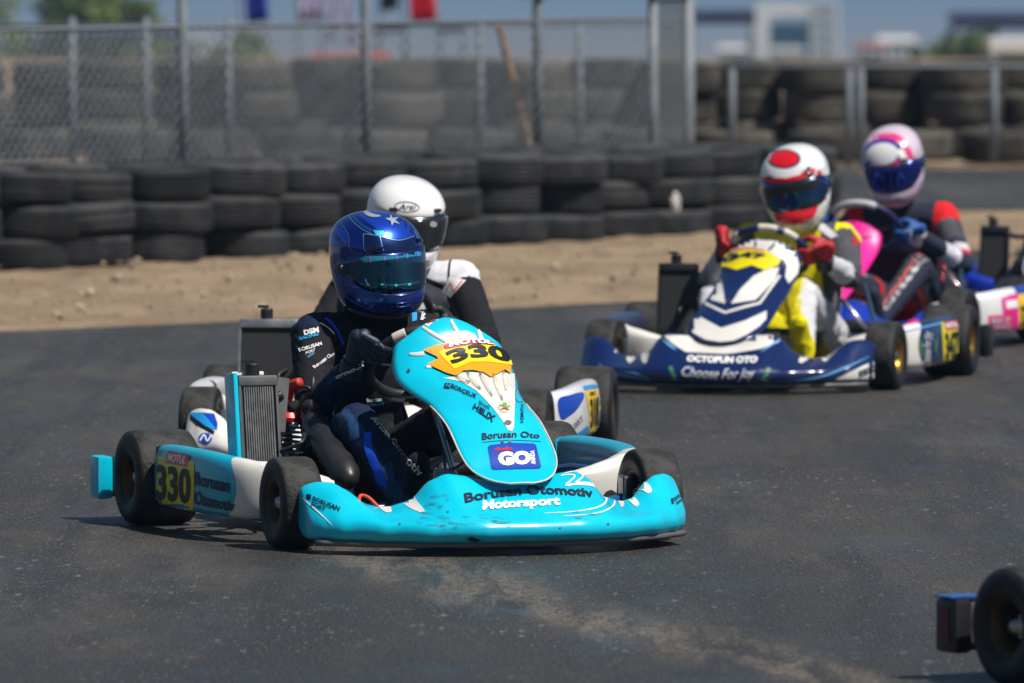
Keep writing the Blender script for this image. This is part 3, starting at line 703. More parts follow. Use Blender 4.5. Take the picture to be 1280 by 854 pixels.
# flags
def flag(px, w_px, py1, Y, label, m, m2=None, lean=0.0, tails=False):
    a = at(px, py1, Y); zb = terr(a.x, Y); base = (a.x, Y, zb); top = CAM_H + .9; r = empty('flag', base); tag(r, label, 'flag', 'flags above the fence')
    w = w_px * Y / FPX; z1 = a.z - zb; z0 = top - zb
    MB().tube([(-w / 2 - .02, 0, 0), (-w / 2 - .02, 0, z0 + .1)], .012, n=6).build('pole', M['galv'], r)
    def strip(xa, xb, zt, zl, mm, nm, dx):
        g = MB(); rows = []
        for i in range(13):
            v = i / 12; rows.append([(xa + (xb - xa) * u / 8 + dx * v * v + .012 * math.sin(u + v * 5), .035 * math.sin(u * 1.6 + v * 4) * (0.3 + v), zt + (zl - zt) * v + .03 * (u / 8 - .5)) for u in range(11)])
        g.grid(rows); o = g.build(nm, mm, r); s = o.modifiers.new('s', 'SOLIDIFY'); s.thickness = .003
    strip(-w / 2, w / 2, z0, z1 if not tails else z1 + (z0 - z1) * .3, m, 'cloth', lean)
    if tails:
        zt = z1 + (z0 - z1) * .3; strip(-w / 2 + lean, -w * .1 + lean, zt + .02, z1 + .05, m2, 'tail', -.0); strip(w * .05 + lean, w / 2 + lean, zt + .02, z1, m2, 'tail', .12)
M['fl_blue'] = fabric('blue_flag', rgb('#24329a')); M['fl_red'] = fabric('red_flag', rgb('#c01420')); M['fl_pink'] = fabric('pink_flag', rgb('#b98fb4')); M['fl_dark'] = fabric('dark_flag', rgb('#27303c')); M['fl_pale'] = fabric('pale_flag', rgb('#a9a6c6'))
flag(312, 20, 28, 118, 'dark blue flag hanging at the top left of the fence', M['fl_blue'], lean=.09)
flag(418, 28, 56, 116, 'pink and white flag with two loose tails', M['fl_pink'], M['fl_pale'], lean=.05, tails=True)
flag(386, 24, 26, 125, 'pale lilac flag left of the pink one', M['fl_pale'])
flag(485, 16, 13, 122, 'dark grey flag right of the second tall post', M['fl_dark'])
flag(518, 24, 28, 112, 'bright red flag at the top of the picture', M['fl_red'], lean=.1)

# ------------------------------------------------------------------ go-kart builder
def tyre_prof(w, r, rimr):
    h = w / 2
    return [(-h * .80, rimr), (-h * .95, rimr + .012), (-h, r * .74), (-h * .97, r * .88), (-h * .88, r * .965), (-h * .70, r * .995), (-h * .3, r), (h * .3, r), (h * .70, r * .995), (h * .88, r * .965), (h * .97, r * .88), (h, r * .74), (h * .95, rimr + .012), (h * .80, rimr)]
KM = {}
def shared(key, fn):
    if key not in KM: KM[key] = fn()
    return KM[key]
def wheel_meshes(w, r, rimr):
    g = MB(); g.lathe(tyre_prof(w, r, rimr), n=56); ty = g.mesh('tyre'); ty.materials.append(M['rubber']); ty.materials.append(M['side_rubber'])
    for f in ty.polygons:
        if abs(f.center.x) > w / 2 * .80: f.material_index = 1
    h = w / 2; g = MB()
    g.lathe([(-h * .86, rimr + .004), (-h * .84, rimr - .004), (-h * .6, rimr - .012), (-h * .2, rimr - .022), (h * .2, rimr - .022), (h * .6, rimr - .012), (h * .84, rimr - .004), (h * .86, rimr + .004)], n=40)
    for sx in (-1, 1):
        g.lathe([(sx * h * .30, .028), (sx * h * .34, .035), (sx * h * .30, rimr - .020)], n=40)
    rim = g.mesh('rim'); g = MB()
    g.lathe([(-h * .75, .0), (-h * .75, .014), (-h * .5, .02), (-h * .5, .03), (h * .5, .03), (h * .5, .02), (h * .75, .014), (h * .75, .0)], n=16)
    for k in range(3):
        a = k * 2.094; M4 = Matrix.Translation((0, .026 * math.cos(a), .026 * math.sin(a))); g.lathe([(-h * .6, 0), (-h * .6, .006), (h * .6, .006), (h * .6, 0)], M4, n=6)
    hub = g.mesh('hub')
    return ty, rim, hub
def kart(label, pos, deg, c):
    r = empty('go_kart', (pos[0], pos[1], 0), R(deg)); tag(r, label, 'go-kart'); P = {}
    RW = shared('rear', lambda: wheel_meshes(.20, .14, .065)); FW = shared('front', lambda: wheel_meshes(.122, .13, .065))
    for nm, x, y, MM, rad, st in (('wheel', -.60, 0, RW, .14, 0), ('wheel', .60, 0, RW, .14, 0), ('wheel', -.545, -1.05, FW, .13, c.get('steer', 0)), ('wheel', .545, -1.05, FW, .13, c.get('steer', 0))):
        e = empty(nm, (x, y, rad), R(st), r)
        link('tyre', MM[0], e); rm = c.get('rim', M['gold'])
        def mkrim():
            q = MM[1].copy(); q.materials.clear(); q.materials.append(rm); return q
        link('rim', shared((MM[1].name, rm.name), mkrim), e)
        link('hub', MM[2], e, M['steel']) if not MM[2].materials else link('hub', MM[2], e)
    MB().tube([(-.56, 0, .14), (.56, 0, .14)], .02, n=14).build('rear_axle', M['steel'], r)
    fm = c.get('frame', M['dark_metal'])
    g = MB()
    for s in (-1, 1):
        g.tube(catmull([(s * .30, .16, .075), (s * .30, -.2, .055), (s * .27, -.5, .045), (s * .21, -.85, .045), (s * .20, -1.15, .045), (s * .17, -1.28, .05)], 5), .015, n=8)
        g.tube([(s * .20, -1.0, .05), (s * .36, -1.04, .09), (s * .46, -1.05, .12)], .014, n=8)
        g.tube(catmull([(s * .30, -.15, .06), (s * .5, -.2, .06), (s * .585, -.3, .075), (s * .585, -.75, .075), (s * .48, -.82, .06), (s * .24, -.72, .05)], 4), .010, n=8)
        g.tube(catmull([(s * .5, -.22, .06), (s * .55, -.3, .16), (s * .55, -.72, .16), (s * .48, -.8, .07)], 4), .009, n=8)
    for y, x in ((.14, .30), (-.15, .30), (-.8, .21), (-1.18, .20)): g.tube([(-x, y, .055), (x, y, .055)], .014, n=8)
    g.tube(catmull([(-.17, -1.2, .05), (-.16, -1.36, .06), (0, -1.42, .07), (.16, -1.36, .06), (.17, -1.2, .05)], 4), .010, n=8)
    g.tube(catmull([(-.16, -1.2, .09), (-.15, -1.33, .16), (0, -1.36, .18), (.15, -1.33, .16), (.16, -1.2, .09)], 4), .009, n=8)
    g.tube([(-.03, -.95, .05), (0, -.80, .30), (.03, -.95, .05)], .009, n=8)
    g.build('chassis_frame', fm, r)
    MB().box((0, -.86, .035), (.44, .80, .004)).build('floor_tray', M['alu'], r)
    for s in (-1, 1):   # pedals and stub axles
        g = MB(); g.tube([(s * .12, -1.10, .05), (s * .12, -1.14, .20)], .006, n=6); g.box((s * .12, -1.145, .20), (.06, .012, .035)); g.build('pedal', M['alu'], r)
        g = MB(); g.box((s * .47, -1.05, .13), (.03, .05, .11), bev=.008); g.tube([(s * .47, -1.05, .13), (s * .56, -1.05, .13)], .013, n=8); g.tube([(s * .46, -1.0, .10), (s * .03, -.93, .11)], .007, n=6); g.build('stub_axle', M['steel'], r)
    # seat: a moulded bucket
    rows = []
    for i, (y, z, w, d) in enumerate([(-.44, .20, .155, .02), (-.36, .13, .165, .06), (-.25, .075, .175, .10), (-.12, .055, .18, .14), (0, .085, .18, .17), (.07, .17, .18, .17), (.11, .28, .175, .14), (.14, .38, .165, .10), (.155, .44, .14, .04)]):
        row = []
        for k in range(15):
            u = -1 + 2 * k / 14; a = abs(u) ** 2.6
            # the sides rise perpendicular to the shell
            t = min(1, max(0, (y + .1) / .22)); nd = Vector((0, -t, 1 - t * .75)).normalized()
            q = Vector((u * w, y, z)) + nd * (a * d); row.append(q)
        rows.append(row)
    g = MB(); g.grid(rows); o = g.build('seat', c.get('seat', M['seat']), r); md = o.modifiers.new('s', 'SOLIDIFY'); md.thickness = .008; md = o.modifiers.new('v', 'SUBSURF'); md.levels = 1; md.render_levels = 1
    # steering column and wheel
    C = Vector((0, -.61, .495)); Nn = Vector((0, .70, .714)).normalized(); Uu = Vector((0, -.714, .70)); Xx = Vector((1, 0, 0)); P['wheel'] = (C, Nn, Uu, Xx)
    rr = .150; pts = []
    for k in range(48):
        a = 2 * math.pi * k / 48; q = C + Xx * math.cos(a) * rr + Uu * math.sin(a) * rr * (.93 if math.sin(a) < -.6 else 1)
        pts.append(q)
    sw = MB().tube(pts, .0145, n=12, closed=True).build('steering_wheel', c.get('swheel', M['black_plastic']), r); P['swheel'] = sw
    g = MB()
    for a in (R(0), R(180), R(270)):
        e_ = C + Xx * math.cos(a) * (rr - .006) + Uu * math.sin(a) * (rr * .93 - .004); s0 = C - Nn * .02
        mid = (s0 + e_) / 2; ln = (e_ - s0).length; q = (e_ - s0).to_track_quat('X', 'Z').to_matrix(); g.box(mid, (ln, .03, .005), q)
    g.build('spokes', M['dark_metal'], sw)
    g = MB(); g.lathe([(-.03, 0), (-.03, .035), (.0, .04), (.005, 0)], Matrix.Translation(C - Nn * .01) @ Nn.to_track_quat('Z', 'Y').to_matrix().to_4x4(), n=16, axis='Z'); g.build('hub', M['black_plastic'], sw)
    for a0, a1 in c.get('sw_marks', []):
        arc = [C + Xx * math.cos(a) * rr + Uu * math.sin(a) * rr for a in [R(a0 + (a1 - a0) * k / 8) for k in range(11)]]
        MB().tube(arc, .0158, n=12).build('grip_section', c.get('sw_mark_mat', M['cream']), sw)
    MB().tube([tuple(C - Nn * .03), (0, -.80, .30), (0, -.97, .12)], .010, n=8).build('steering_column', M['steel'], r)
    # nose bumper
    TT = [(0, .198), (.08, .202), (.14, .217), (.20, .224), (.245, .205), (.30, .148), (.37, .130), (.42, .138), (.47, .178), (.505, .197), (.545, .200), (.575, .192), (.59, .178)]
    YT = [(0, -1.36), (.2, -1.36), (.37, -1.31), (.5, -1.24), (.59, -1.19)]
    YF = [(0, -1.59), (.15, -1.58), (.3, -1.53), (.42, -1.46), (.52, -1.375), (.57, -1.32), (.592, -1.28)]
    rows = []; NU = 96; HW = .568; NDX = c.get('nose_dx', 0)
    XS = [-HW + 2 * HW * i / NU for i in range(NU + 1)]; XS.insert(1, -HW + .004); XS.insert(-1, HW - .004); NU = len(XS) - 1
    for i, x in enumerate(XS):
        ax_ = abs(x) * .592 / HW; T = lerp_tab(TT, ax_); yt = lerp_tab(YT, ax_); yf = lerp_tab(YF, ax_); d = yt - yf
        kk = max(0, min(1, (ax_ - .50) / .09)); zc = .035 + .008 * kk
        sec = [(yt + .03, zc + .01), (yt + .035, T - .03), (yt + .02, T - .004), (yt, T), (yt - d * .10, T - .006), (yt - d * .30, T - (T - .09) * .24), (yt - d * .55, T - (T - .09) * .52), (yt - d * .80, .09 + (T - .09) * .20), (yt - d * .95, .095), (yf, .072), (yf + .008, .050), (yf + .03, zc), (yt - d * .5, zc - .004)]
        if i in (0, NU):
            cy_ = (yt + yf) / 2; sec = [(cy_ + (a - cy_) * .96, .10 + (b - .10) * .94) for a, b in sec]
        rows.append([(x + NDX, a, b) for a, b in sec])
    g = MB(); g.grid(rows, cv=True)
    for e_ in (0, NU):
        b0 = len(g.v); g.add(rows[e_], [tuple(range(len(rows[e_])))])
    o = g.build('front_bumper', c['nose'], r); me = o.data
    bm = bmesh.new(); bm.from_mesh(me); bmesh.ops.remove_doubles(bm, verts=bm.verts[:], dist=1e-5); bmesh.ops.recalc_face_normals(bm, faces=bm.faces[:]); bm.to_mesh(me); bm.free()
    md = o.modifiers.new('v', 'SUBSURF'); md.levels = 1; md.render_levels = 1; bake(o)
    P['nose'] = o
    lip = []
    for i in range(61):
        x = -.555 + 1.11 * i / 60; lip.append((x + NDX, lerp_tab(YF, abs(x)) + .040, .033))
    MB().tube(lip, .009, n=8).build('skid_strip', M['grey_plastic'], r)
    # bonnet panel over the steering column
    BP = c.get('bonnet_line', [(-1.455, .198, .035), (-1.435, .210, .085), (-1.39, .240, .126), (-1.34, .285, .142), (-1.22, .372, .143), (-1.08, .432, .146), (-.98, .470, .162), (-.90, .512, .184), (-.85, .560, .175), (-.82, .600, .147), (-.785, .628, .083), (-.775, .633, .035)])
    line = catmull([(w, y, z) for (y, z, w) in BP], 4); rows = []
    for i, q in enumerate(line):
        w, y, z = q.x, q.y, q.z; q2 = line[min(i + 1, len(line) - 1)]; q1 = line[max(i - 1, 0)]; tg = Vector((0, q2.y - q1.y, q2.z - q1.z)).normalized(); nn_ = Vector((0, tg.z, -tg.y)) * -1
        if nn_.z < 0: nn_ = -nn_
        row = []; ff = max(0, min(1, (y + 1.46) / .50)); cr = .10 + (c.get('crown', .68) - .10) * ff; b0_, b1_ = c.get('bonnet_dx', (.002, .022)); dxx = b0_ + (b1_ - b0_) * max(0, min(1, (y + 1.45) / .65))
        for k in range(25):
            u = -1 + 2 * k / 24; drop = (1 - math.sqrt(max(0, 1 - (u * .86) ** 2))) * w * cr
            row.append(Vector((u * w + dxx, y, z)) - nn_ * drop)
        rows.append(row)
    g = MB(); g.grid(rows); o = g.build('front_panel', c['bonnet'], r); md = o.modifiers.new('s', 'SOLIDIFY'); md.thickness = .006; md.offset = -1; bake(o); P['bonnet'] = o
    nb = int(len(rows) * .48); edge = [rw[0] for rw in rows[:nb]][::-1] + rows[0][1:-1] + [rw[-1] for rw in rows[:nb]]
    MB().tube(edge, .0026, n=6).build('panel_edge', c.get('trim', M['cream']), o)
    # side pods
    for s in (-1, 1):
        plan = catmull([(s * .60, -.135, 0), (s * .655, -.155, 0), (s * .668, -.26, 0), (s * .668, -.50, 0), (s * .655, -.68, 0), (s * .615, -.81, 0), (s * .54, -.88, 0), (s * .44, -.91, 0), (s * .36, -.90, 0)], 7); n = len(plan); rows = []
        for i, q in enumerate(plan):
            t = plan[min(i + 1, n - 1)] - plan[max(i - 1, 0)]; t.normalize(); nn_ = Vector((-t.y, t.x, 0))
            if nn_.dot(Vector((s, -.4, 0))) < 0: nn_ = -nn_
            u = i / (n - 1); top_ = .235 + .018 * math.sin(min(1, u * 1.5) * math.pi) - .05 * max(0, u - .72) / .28; lo = .066; th = .075 - .035 * max(0, (u - .7) / .3)
            if u < .06: top_ -= (.06 - u) * .2
            sec = [(0, lo + .02), (.004, .12), (.004, .19), (-.004, top_ - .016), (-.018, top_ - .002), (-.034, top_), (-th, top_ - .006), (-th - .006, top_ - .03), (-th, lo + .05), (-.03, lo), (-.008, lo + .004)]
            rows.append([q + nn_ * a + Vector((0, 0, b)) for a, b in sec])
        g = MB(); g.grid(rows, cv=True); g.add(rows[0], [tuple(range(len(rows[0])))]); g.add(rows[-1], [tuple(range(len(rows[0])))])
        o = g.build('side_pod', c['pod_r'] if s < 0 else c['pod_l'], r)
        bm = bmesh.new(); bm.from_mesh(o.data); bmesh.ops.remove_doubles(bm, verts=bm.verts[:], dist=1e-5); bmesh.ops.recalc_face_normals(bm, faces=bm.faces[:]); bm.to_mesh(o.data); bm.free()
        md = o.modifiers.new('v', 'SUBSURF'); md.levels = 1; md.render_levels = 1; bake(o)
        P['pod_r' if s < 0 else 'pod_l'] = o
    # rear bumper
    g = MB(); bw = c.get('rear_w', 1.36); g.box((0, .225, .128), (bw, .075, .118), bev=.018); o = g.build('rear_bumper', c['rear'], r, auto=40)
    for s in (-1, 1):
        MB().box((s * (bw / 2 + .022), .225, .128), (.05, .088, .128), bev=.014).build('bumper_end', c.get('rear_end', c['rear']), o, auto=40)
        MB().tube([(s * .25, .10, .08), (s * .25, .21, .12)], .012, n=8).build('bumper_bracket', M['dark_metal'], r)
    # radiator
    if c.get('radiator', True):
        rx0, rx1, zb_, zt_ = c.get('rad', (-.530, -.410, .18, .435)); cx_ = (rx0 + rx1) / 2; w = rx1 - rx0; rot = Matrix.Rotation(R(-9), 3, 'X')
        cen = Vector((cx_, -.54, (zb_ + zt_) / 2)); hh = zt_ - zb_
        def RB(dx, dy, dz, sx, sy, sz, bev=0): return cen + rot @ Vector((dx, dy, dz)), (sx, sy, sz)
        root = MB().box(cen, (w - .02, .026, hh), rot).build('radiator', M['core'], r)
        g = MB(); nf = 0 if not c.get('fins', True) else 13 if w < .16 else 17
        for k in range(nf):
            x = -w / 2 + .018 + (w - .036) * k / (nf - 1); p_, d_ = RB(x, -.0155, 0, .0046, .006, hh - .004); g.box(p_, (.0042, .006, hh - .004), rot)
        if nf: o = g.build('fins', M['fin'], root); o['kind'] = 'stuff'
        g = MB()
        for dz in (hh / 2 + .012, -hh / 2 - .012): p_, d_ = RB(0, 0, dz, w, .046, .03); g.box(p_, d_, rot, bev=.006)
        for dx in (-w / 2 + .004, w / 2 - .004): p_, d_ = RB(dx, 0, 0, .008, .040, hh); g.box(p_, d_, rot)
        g.build('tanks', c.get('rad_frame', M['grey_plastic']), root, auto=40)
        p_ = cen + rot @ Vector((-.01, 0, hh / 2 + .03)); g = MB(); g.lathe([(0, 0), (0, .021), (.030, .021), (.034, .017), (.034, 0)], Matrix.Translation(p_), n=18, axis='Z'); g.box(p_ + Vector((-.012, 0, .040)), (.036, .012, .009)); g.build('cap', M['black_plastic'], root, auto=40)
        if c.get('rad_cover'):
            g = MB(); g.box(cen + rot @ Vector((-w / 2 - .012, .01, .01)), (.014, .085, hh + .05), rot, bev=.005); o = g.build('side_cover', c['rad_cover'], root, auto=40)
            g = MB(); g.box(cen + rot @ Vector((-.02, .035, hh / 2 + .036)), (w * .82, .055, .012), rot, bev=.004); g.build('top_cover', c.get('rad_top', M['white']), root, auto=40)
            g = MB(); g.box(cen + rot @ Vector((w / 2 + .014, .0, .07)), (.035, .006, hh * .62), rot @ Matrix.Rotation(R(8), 3, 'Y')); g.build('side_flap', M['grey_plastic'], root)
        g = MB(); g.tube(catmull([tuple(cen + Vector((w / 2, 0, .1))), (-.34, -.45, .36), (-.30, -.38, .37)], 5), .012, n=8)
        g.tube(catmull([(cx_ + w / 2 - .01, -.56, .24), (-.36, -.60, .27), (-.33, -.54, .29), (-.32, -.48, .24)], 5), .006, n=8, mi=1); g.build('coolant_hoses', [M['black_plastic'], M['teal_hose']], r)
    # engine with head cover, plug cap and airbox
    g = MB(); g.box((-.32, -.22, .14), (.15, .20, .14), bev=.02)
    for k in range(6): g.box((-.32, -.27, .225 + k * .014), (.125, .115, .006))
    g.lathe([(.21, .0), (.21, .045), (.31, .045), (.31, 0)], Matrix.Translation((-.32, -.27, 0)), n=20, axis='Z')
    en = g.build('engine', M['alu'], r, bevel=.002)
    g = MB(); g.lathe([(0, .052), (.012, .055), (.026, .045), (.034, .02), (.036, 0)], Matrix.Translation((-.30, -.30, .315)), n=24, axis='Z')
    for k in range(5):
        a = k * 1.2566; g.lathe([(0, .011), (.038, .011), (.042, .006), (.042, 0)], Matrix.Translation((-.30 + .04 * math.cos(a), -.30 + .04 * math.sin(a), .313)), n=8, axis='Z')
    g.build('head_cover', c.get('head', M['redmetal']), en, auto=35)
    g = MB(); g.tube(catmull([(-.30, -.30, .35), (-.30, -.31, .39), (-.295, -.33, .42), (-.28, -.36, .43)], 5), .015, n=10); g.build('plug_cap', c.get('plug', mat('red_rubber', rgb('#b8301c'), .6)), en)
    g = MB(); g.tube(catmull([(-.285, -.33, .42), (-.24, -.36, .40), (-.24, -.30, .28), (-.22, -.15, .12)], 6), .005, n=6); g.build('plug_lead', M['black_plastic'], en)
    g = MB(); g.tube(catmull([(-.265, -.34, .365), (-.265, -.42, .335), (-.275, -.50, .30), (-.28, -.62, .25), (-.285, -.75, .20), (-.29, -.83, .165)], 4), [.018] * 3 + [.024] * 2 + [.032, .036, .042, .037, .043, .038, .044, .039, .045, .040, .045, .041, .043, .036, .028, .014], n=18)
    g.lathe([(0, .03), (.008, .034), (.016, .028), (.026, .034), (.034, .028), (.042, .034), (.05, .026), (.06, .016)], Matrix.Translation((-.268, -.43, .325)), n=16, axis='Z'); g.tube([(-.268, -.43, .38), (-.262, -.425, .45)], .006, n=6)
    g.build('airbox', M['black_plastic'], r)
    g = MB(); g.tube(catmull([(-.30, -.12, .16), (-.20, .12, .15), (0, .22, .17), (.22, .20, .17), (.32, .08, .15)], 5), [.022] * 6 + [.036] * 9 + [.03] * 6, n=12); g.build('exhaust', M['dark_metal'], r)
    g = MB(); g.box((0, -.70, .115), (.20, .26, .13), bev=.03); o_t = g.build('fuel_tank', M['grey_plastic'], r, auto=40)
    g = MB(); g.tube(catmull([(-.28, -.40, .40), (-.22, -.52, .30), (-.12, -.72, .22), (-.05, -.95, .20), (0, -1.05, .25)], 6), .0045, n=6); g.tube(catmull([(-.24, -.2, .24), (-.27, -.5, .12), (-.20, -.9, .08), (-.12, -1.12, .10)], 6), .004, n=6); g.tube(catmull([(.22, -.1, .14), (.25, -.5, .10), (.18, -.95, .09), (.12, -1.12, .12)], 6), .004, n=6); g.build('cables', M['black_plastic'], r)
    for s in (-1, 1): MB().tube([(s * .175, -.05, .30), (s * .27, -.02, .18), (s * .30, -.0, .07)], .008, n=8).build('seat_stay', M['steel'], r)
    if c.get('strap'): g = MB(); g.tube(catmull([(-.43, -1.30, .145), (-.415, -1.27, .160), (-.395, -1.28, .155), (-.375, -1.31, .128)], 5), .005, n=8); g.build('safety_strap', mat('orange_strap', rgb('#e2461c'), .5), r)
    g = MB(); g.tube(catmull([(.04, -.80, .30), (.055, -.82, .335), (.07, -.83, .36)], 4), [.012] * 4 + [.008] * 5, n=8); g.build('kill_switch', M['redmetal'], r)
    g = MB(); g.box((-.22, -.60, .12), (.012, .10, .12), bev=.004); g.tube([(-.20, -.55, .06), (-.225, -.60, .25)], .007, n=6); g.build('fuel_line_bracket', M['alu'], r)
    return r, P
def bake(o):
    dg = bpy.context.evaluated_depsgraph_get(); dg.update(); me = bpy.data.meshes.new_from_object(o.evaluated_get(dg)); o.modifiers.clear(); old = o.data
    mats = [m for m in old.materials]; o.data = me
    if not me.materials:
        for m in mats: me.materials.append(m)
    bpy.data.meshes.remove(old)

# ------------------------------------------------------------------ driver builder
def capsule(g, p0, p1, r0, r1, sq=1.0):
    bm = bmesh.new()
    for p, rd in ((p0, r0), (p1, r1)):
        ret = bmesh.ops.create_icosphere(bm, subdivisions=2, radius=rd)
        for v in ret['verts']: v.co += Vector(p)
    ret = bmesh.ops.convex_hull(bm, input=bm.verts[:])
    bmesh.ops.delete(bm, geom=[e for e in ret['geom_interior'] if isinstance(e, bmesh.types.BMVert)], context='VERTS')
    g.frombm(bm)
def ellipsoid(g, c, rad, rot=None):
    bm = bmesh.new(); bmesh.ops.create_icosphere(bm, subdivisions=3, radius=1)
    M4 = Matrix.Translation(Vector(c)) @ (rot.to_4x4() if rot else Matrix.Identity(4)) @ Matrix.Diagonal((*rad, 1)); g.frombm(bm, M4)
def remesh(o, vox, sm=2):
    m = o.modifiers.new('r', 'REMESH'); m.mode = 'VOXEL'; m.voxel_size = vox; m.use_smooth_shade = True
    if sm: m = o.modifiers.new('s', 'SMOOTH'); m.iterations = sm; m.factor = .6
    bake(o)
def dist_seg(p, a, b):
    ab = b - a; t = max(0, min(1, (p - a).dot(ab) / ab.length_squared)); return (p - (a + ab * t)).length, t
def body(root, J, cols, mats, fold=.006, vox=.0085):
    """one continuous suited body; cols(limb, t, point) gives the cloth of each face"""
    V = {k: Vector(v) for k, v in J.items()}; g = MB(); limbs = []
    def cap(n, a, b, r0, r1): capsule(g, V[a] if isinstance(a, str) else a, V[b] if isinstance(b, str) else b, r0, r1); limbs.append((n, V[a] if isinstance(a, str) else Vector(a), V[b] if isinstance(b, str) else Vector(b), (r0 + r1) / 2))
    pel = (V['hipR'] + V['hipL']) / 2; ch = V['chest']
    ax = (V['shR'] - V['shL']).normalized()
    rot = Matrix.Rotation(math.atan2(-ax.y, -ax.x), 3, 'Z')
    ellipsoid(g, ch, (.175, .115, .16), rot); ellipsoid(g, (ch + pel) / 2 + Vector((0, .01, -.02)), (.155, .115, .16), rot); ellipsoid(g, pel, (.175, .13, .11))
    limbs.append(('torso', pel, ch, .15)); limbs.append(('chest', V['shR'] * .7 + V['shL'] * .3, V['shL'] * .7 + V['shR'] * .3, .10))
    cap('yoke', 'shR', 'shL', .072, .072); limbs.pop(); capsule(g, ch + Vector((0, 0, .03)), V['neck'], .10, .062); limbs.append(('neck', ch + Vector((0, 0, .10)), V['neck'], .06))
    for s in ('R', 'L'):
        cap('upper_arm' + s, 'sh' + s, 'el' + s, .068, .052); cap('forearm' + s, 'el' + s, 'wr' + s, .050, .034)
        cap('thigh' + s, 'hip' + s, 'kn' + s, .098, .068); cap('shin' + s, 'kn' + s, 'an' + s, .064, .045)
        ft = V['an' + s] + Vector((0, -.06, .12)); cap('foot' + s, 'an' + s, ft, .042, .034)
    o = g.build('racing_suit', mats, root); remesh(o, vox, 3)
    me = o.data; me.materials.clear()
    for m in mats: me.materials.append(m)
    # creases: long soft folds across the limbs, deeper near the joints
    jts = [V[k] for k in ('elR', 'elL', 'knR', 'knL', 'hipR', 'hipL', 'shR', 'shL')]
    NV = [v.normal.copy() for v in me.vertices]
    for v, vn in zip(me.vertices, NV):
        p = v.co.copy(); d = min((p - j).length for j in jts); k = .45 + .9 * math.exp(-(d / .09) ** 2)
        q = Vector((p.x * 14, p.y * 14, p.z * 30)); w = noise.noise(q + Vector((0, 0, 3 * noise.noise(p * 8)))); w2 = noise.noise(p * 55)
        v.co = p + vn * ((abs(w) * -1 + .25) * fold * 1.7 * k + w2 * fold * .12)
    names = []
    me.update(); FN = [(f.center.copy(), f.normal.copy()) for f in me.polygons]
    for f, (p, fn_) in zip(me.polygons, FN):
        best = min(limbs, key=lambda l: dist_seg(p, l[1], l[2])[0] - l[3]); t = dist_seg(p, best[1], best[2])[1]
        f.material_index = cols(best[0], t, p, fn_)
    for f in me.polygons: f.use_smooth = True
    me.update(); return o
def glove(root, G, T, toward, m, m2=None, tint=None, s=1.0):
    """a gripping hand: rim point G, rim direction T (thumb side up), 'toward' = wrist position"""
    G = Vector(G); T = Vector(T).normalized(); wv = Vector(toward) - G
    Av = (wv - T * wv.dot(T)).normalized(); Bv = T.cross(Av).normalized()
    if Bv.y > 0: Bv = -Bv                                   # away from the driver
    g = MB(); q = lambda a, b, t: G + (Av * a + Bv * b + T * t) * s
    pal = [(-.030), -.010, .010, .030]
    for i, (t, ln) in enumerate(zip((-.034, -.0115, .011, .0335), (.84, .96, 1.0, .93))):
        k0 = q(.036, .020, t * .95); k1 = q(.010, .034 * ln + .004, t); k2 = q(-.022 * ln, .020, t); k3 = q(-.026 * ln, -.006, t * .97)
        capsule(g, k0, k1, .0108, .0103); capsule(g, k1, k2, .0100, .0092); capsule(g, k2, k3, .0092, .0080)
        capsule(g, q(.085, .004, t * .55), k0, .014, .0135)
    capsule(g, q(.075, -.004, -.018), q(.05, 0, .026), .020, .020)
    capsule(g, q(.070, -.012, .020), q(.030, -.020, .048), .016, .013); capsule(g, q(.030, -.020, .048), q(.002, -.026, .040), .013, .0115); capsule(g, q(.002, -.026, .040), q(-.018, -.020, .022), .0115, .010)
    capsule(g, q(.09, 0, 0), Vector(toward), .024, .027)
    o = g.build('glove', m, root); remesh(o, .0028, 1); o.data.materials.clear(); o.data.materials.append(m)
    # cuff
    w = Vector(toward); d = (w - q(.09, 0, 0)).normalized(); Mc = Matrix.Translation(w) @ d.to_track_quat('Z', 'Y').to_matrix().to_4x4()
    g = MB(); g.lathe([(-.020, .0), (-.020, .031), (-.008, .033), (.028, .037), (.036, .036), (.036, .0)], Mc, n=20, axis='Z'); g.build('cuff', m2 or m, o, auto=50)
    for t in (-.034, -.0115, .011, .0335):                     # knuckle pads
        ellipsoid(gg := MB(), q(.034, .0325, t * .95), (.009, .005, .008), None); gg.build('knuckle_pad', m2 or m, o)
    return o

HP = [(-.138, .078, .120, .080), (-.125, .098, .148, .098), (-.105, .110, .160, .110), (-.08, .118, .163, .120), (-.05, .124, .156, .132), (-.02, .128, .149, .142), (.015, .130, .144, .149), (.05, .1285, .138, .153), (.08, .122, .124, .150), (.108, .105, .102, .134), (.128, .080, .076, .105), (.141, .048, .046, .066), (.146, .018, .018, .024), (.147, .001, .001, .001)]
def helm_rows():
    c = catmull([(a, b, 0) for a, b, _, _ in HP], 4); c2 = catmull([(a, b, 0) for _, _, a, b in HP], 4)
    return [(c[i].x, c[i].y, c2[i].x, c2[i].y) for i in range(len(c))]
HR = helm_rows()
def hpt(row, a, off=0.0):
    """a = 0 straight ahead (-Y), positive towards +X (wearer's left)"""
    z, rx, yf, yb = row; s, c = math.sin(a), math.cos(a); ry = yf if c > 0 else yb; e = .92
    x = math.copysign(abs(s) ** e, s) * (rx + off); y = -math.copysign(abs(c) ** e, c) * (ry + off)
    return Vector((x, y, z))
def hrow_at(z):
    for a, b in zip(HR, HR[1:]):
        if a[0] <= z <= b[0]:
            t = (z - a[0]) / max(1e-6, b[0] - a[0]); return tuple(a[i] + (b[i] - a[i]) * t for i in range(4))
    return HR[-1]
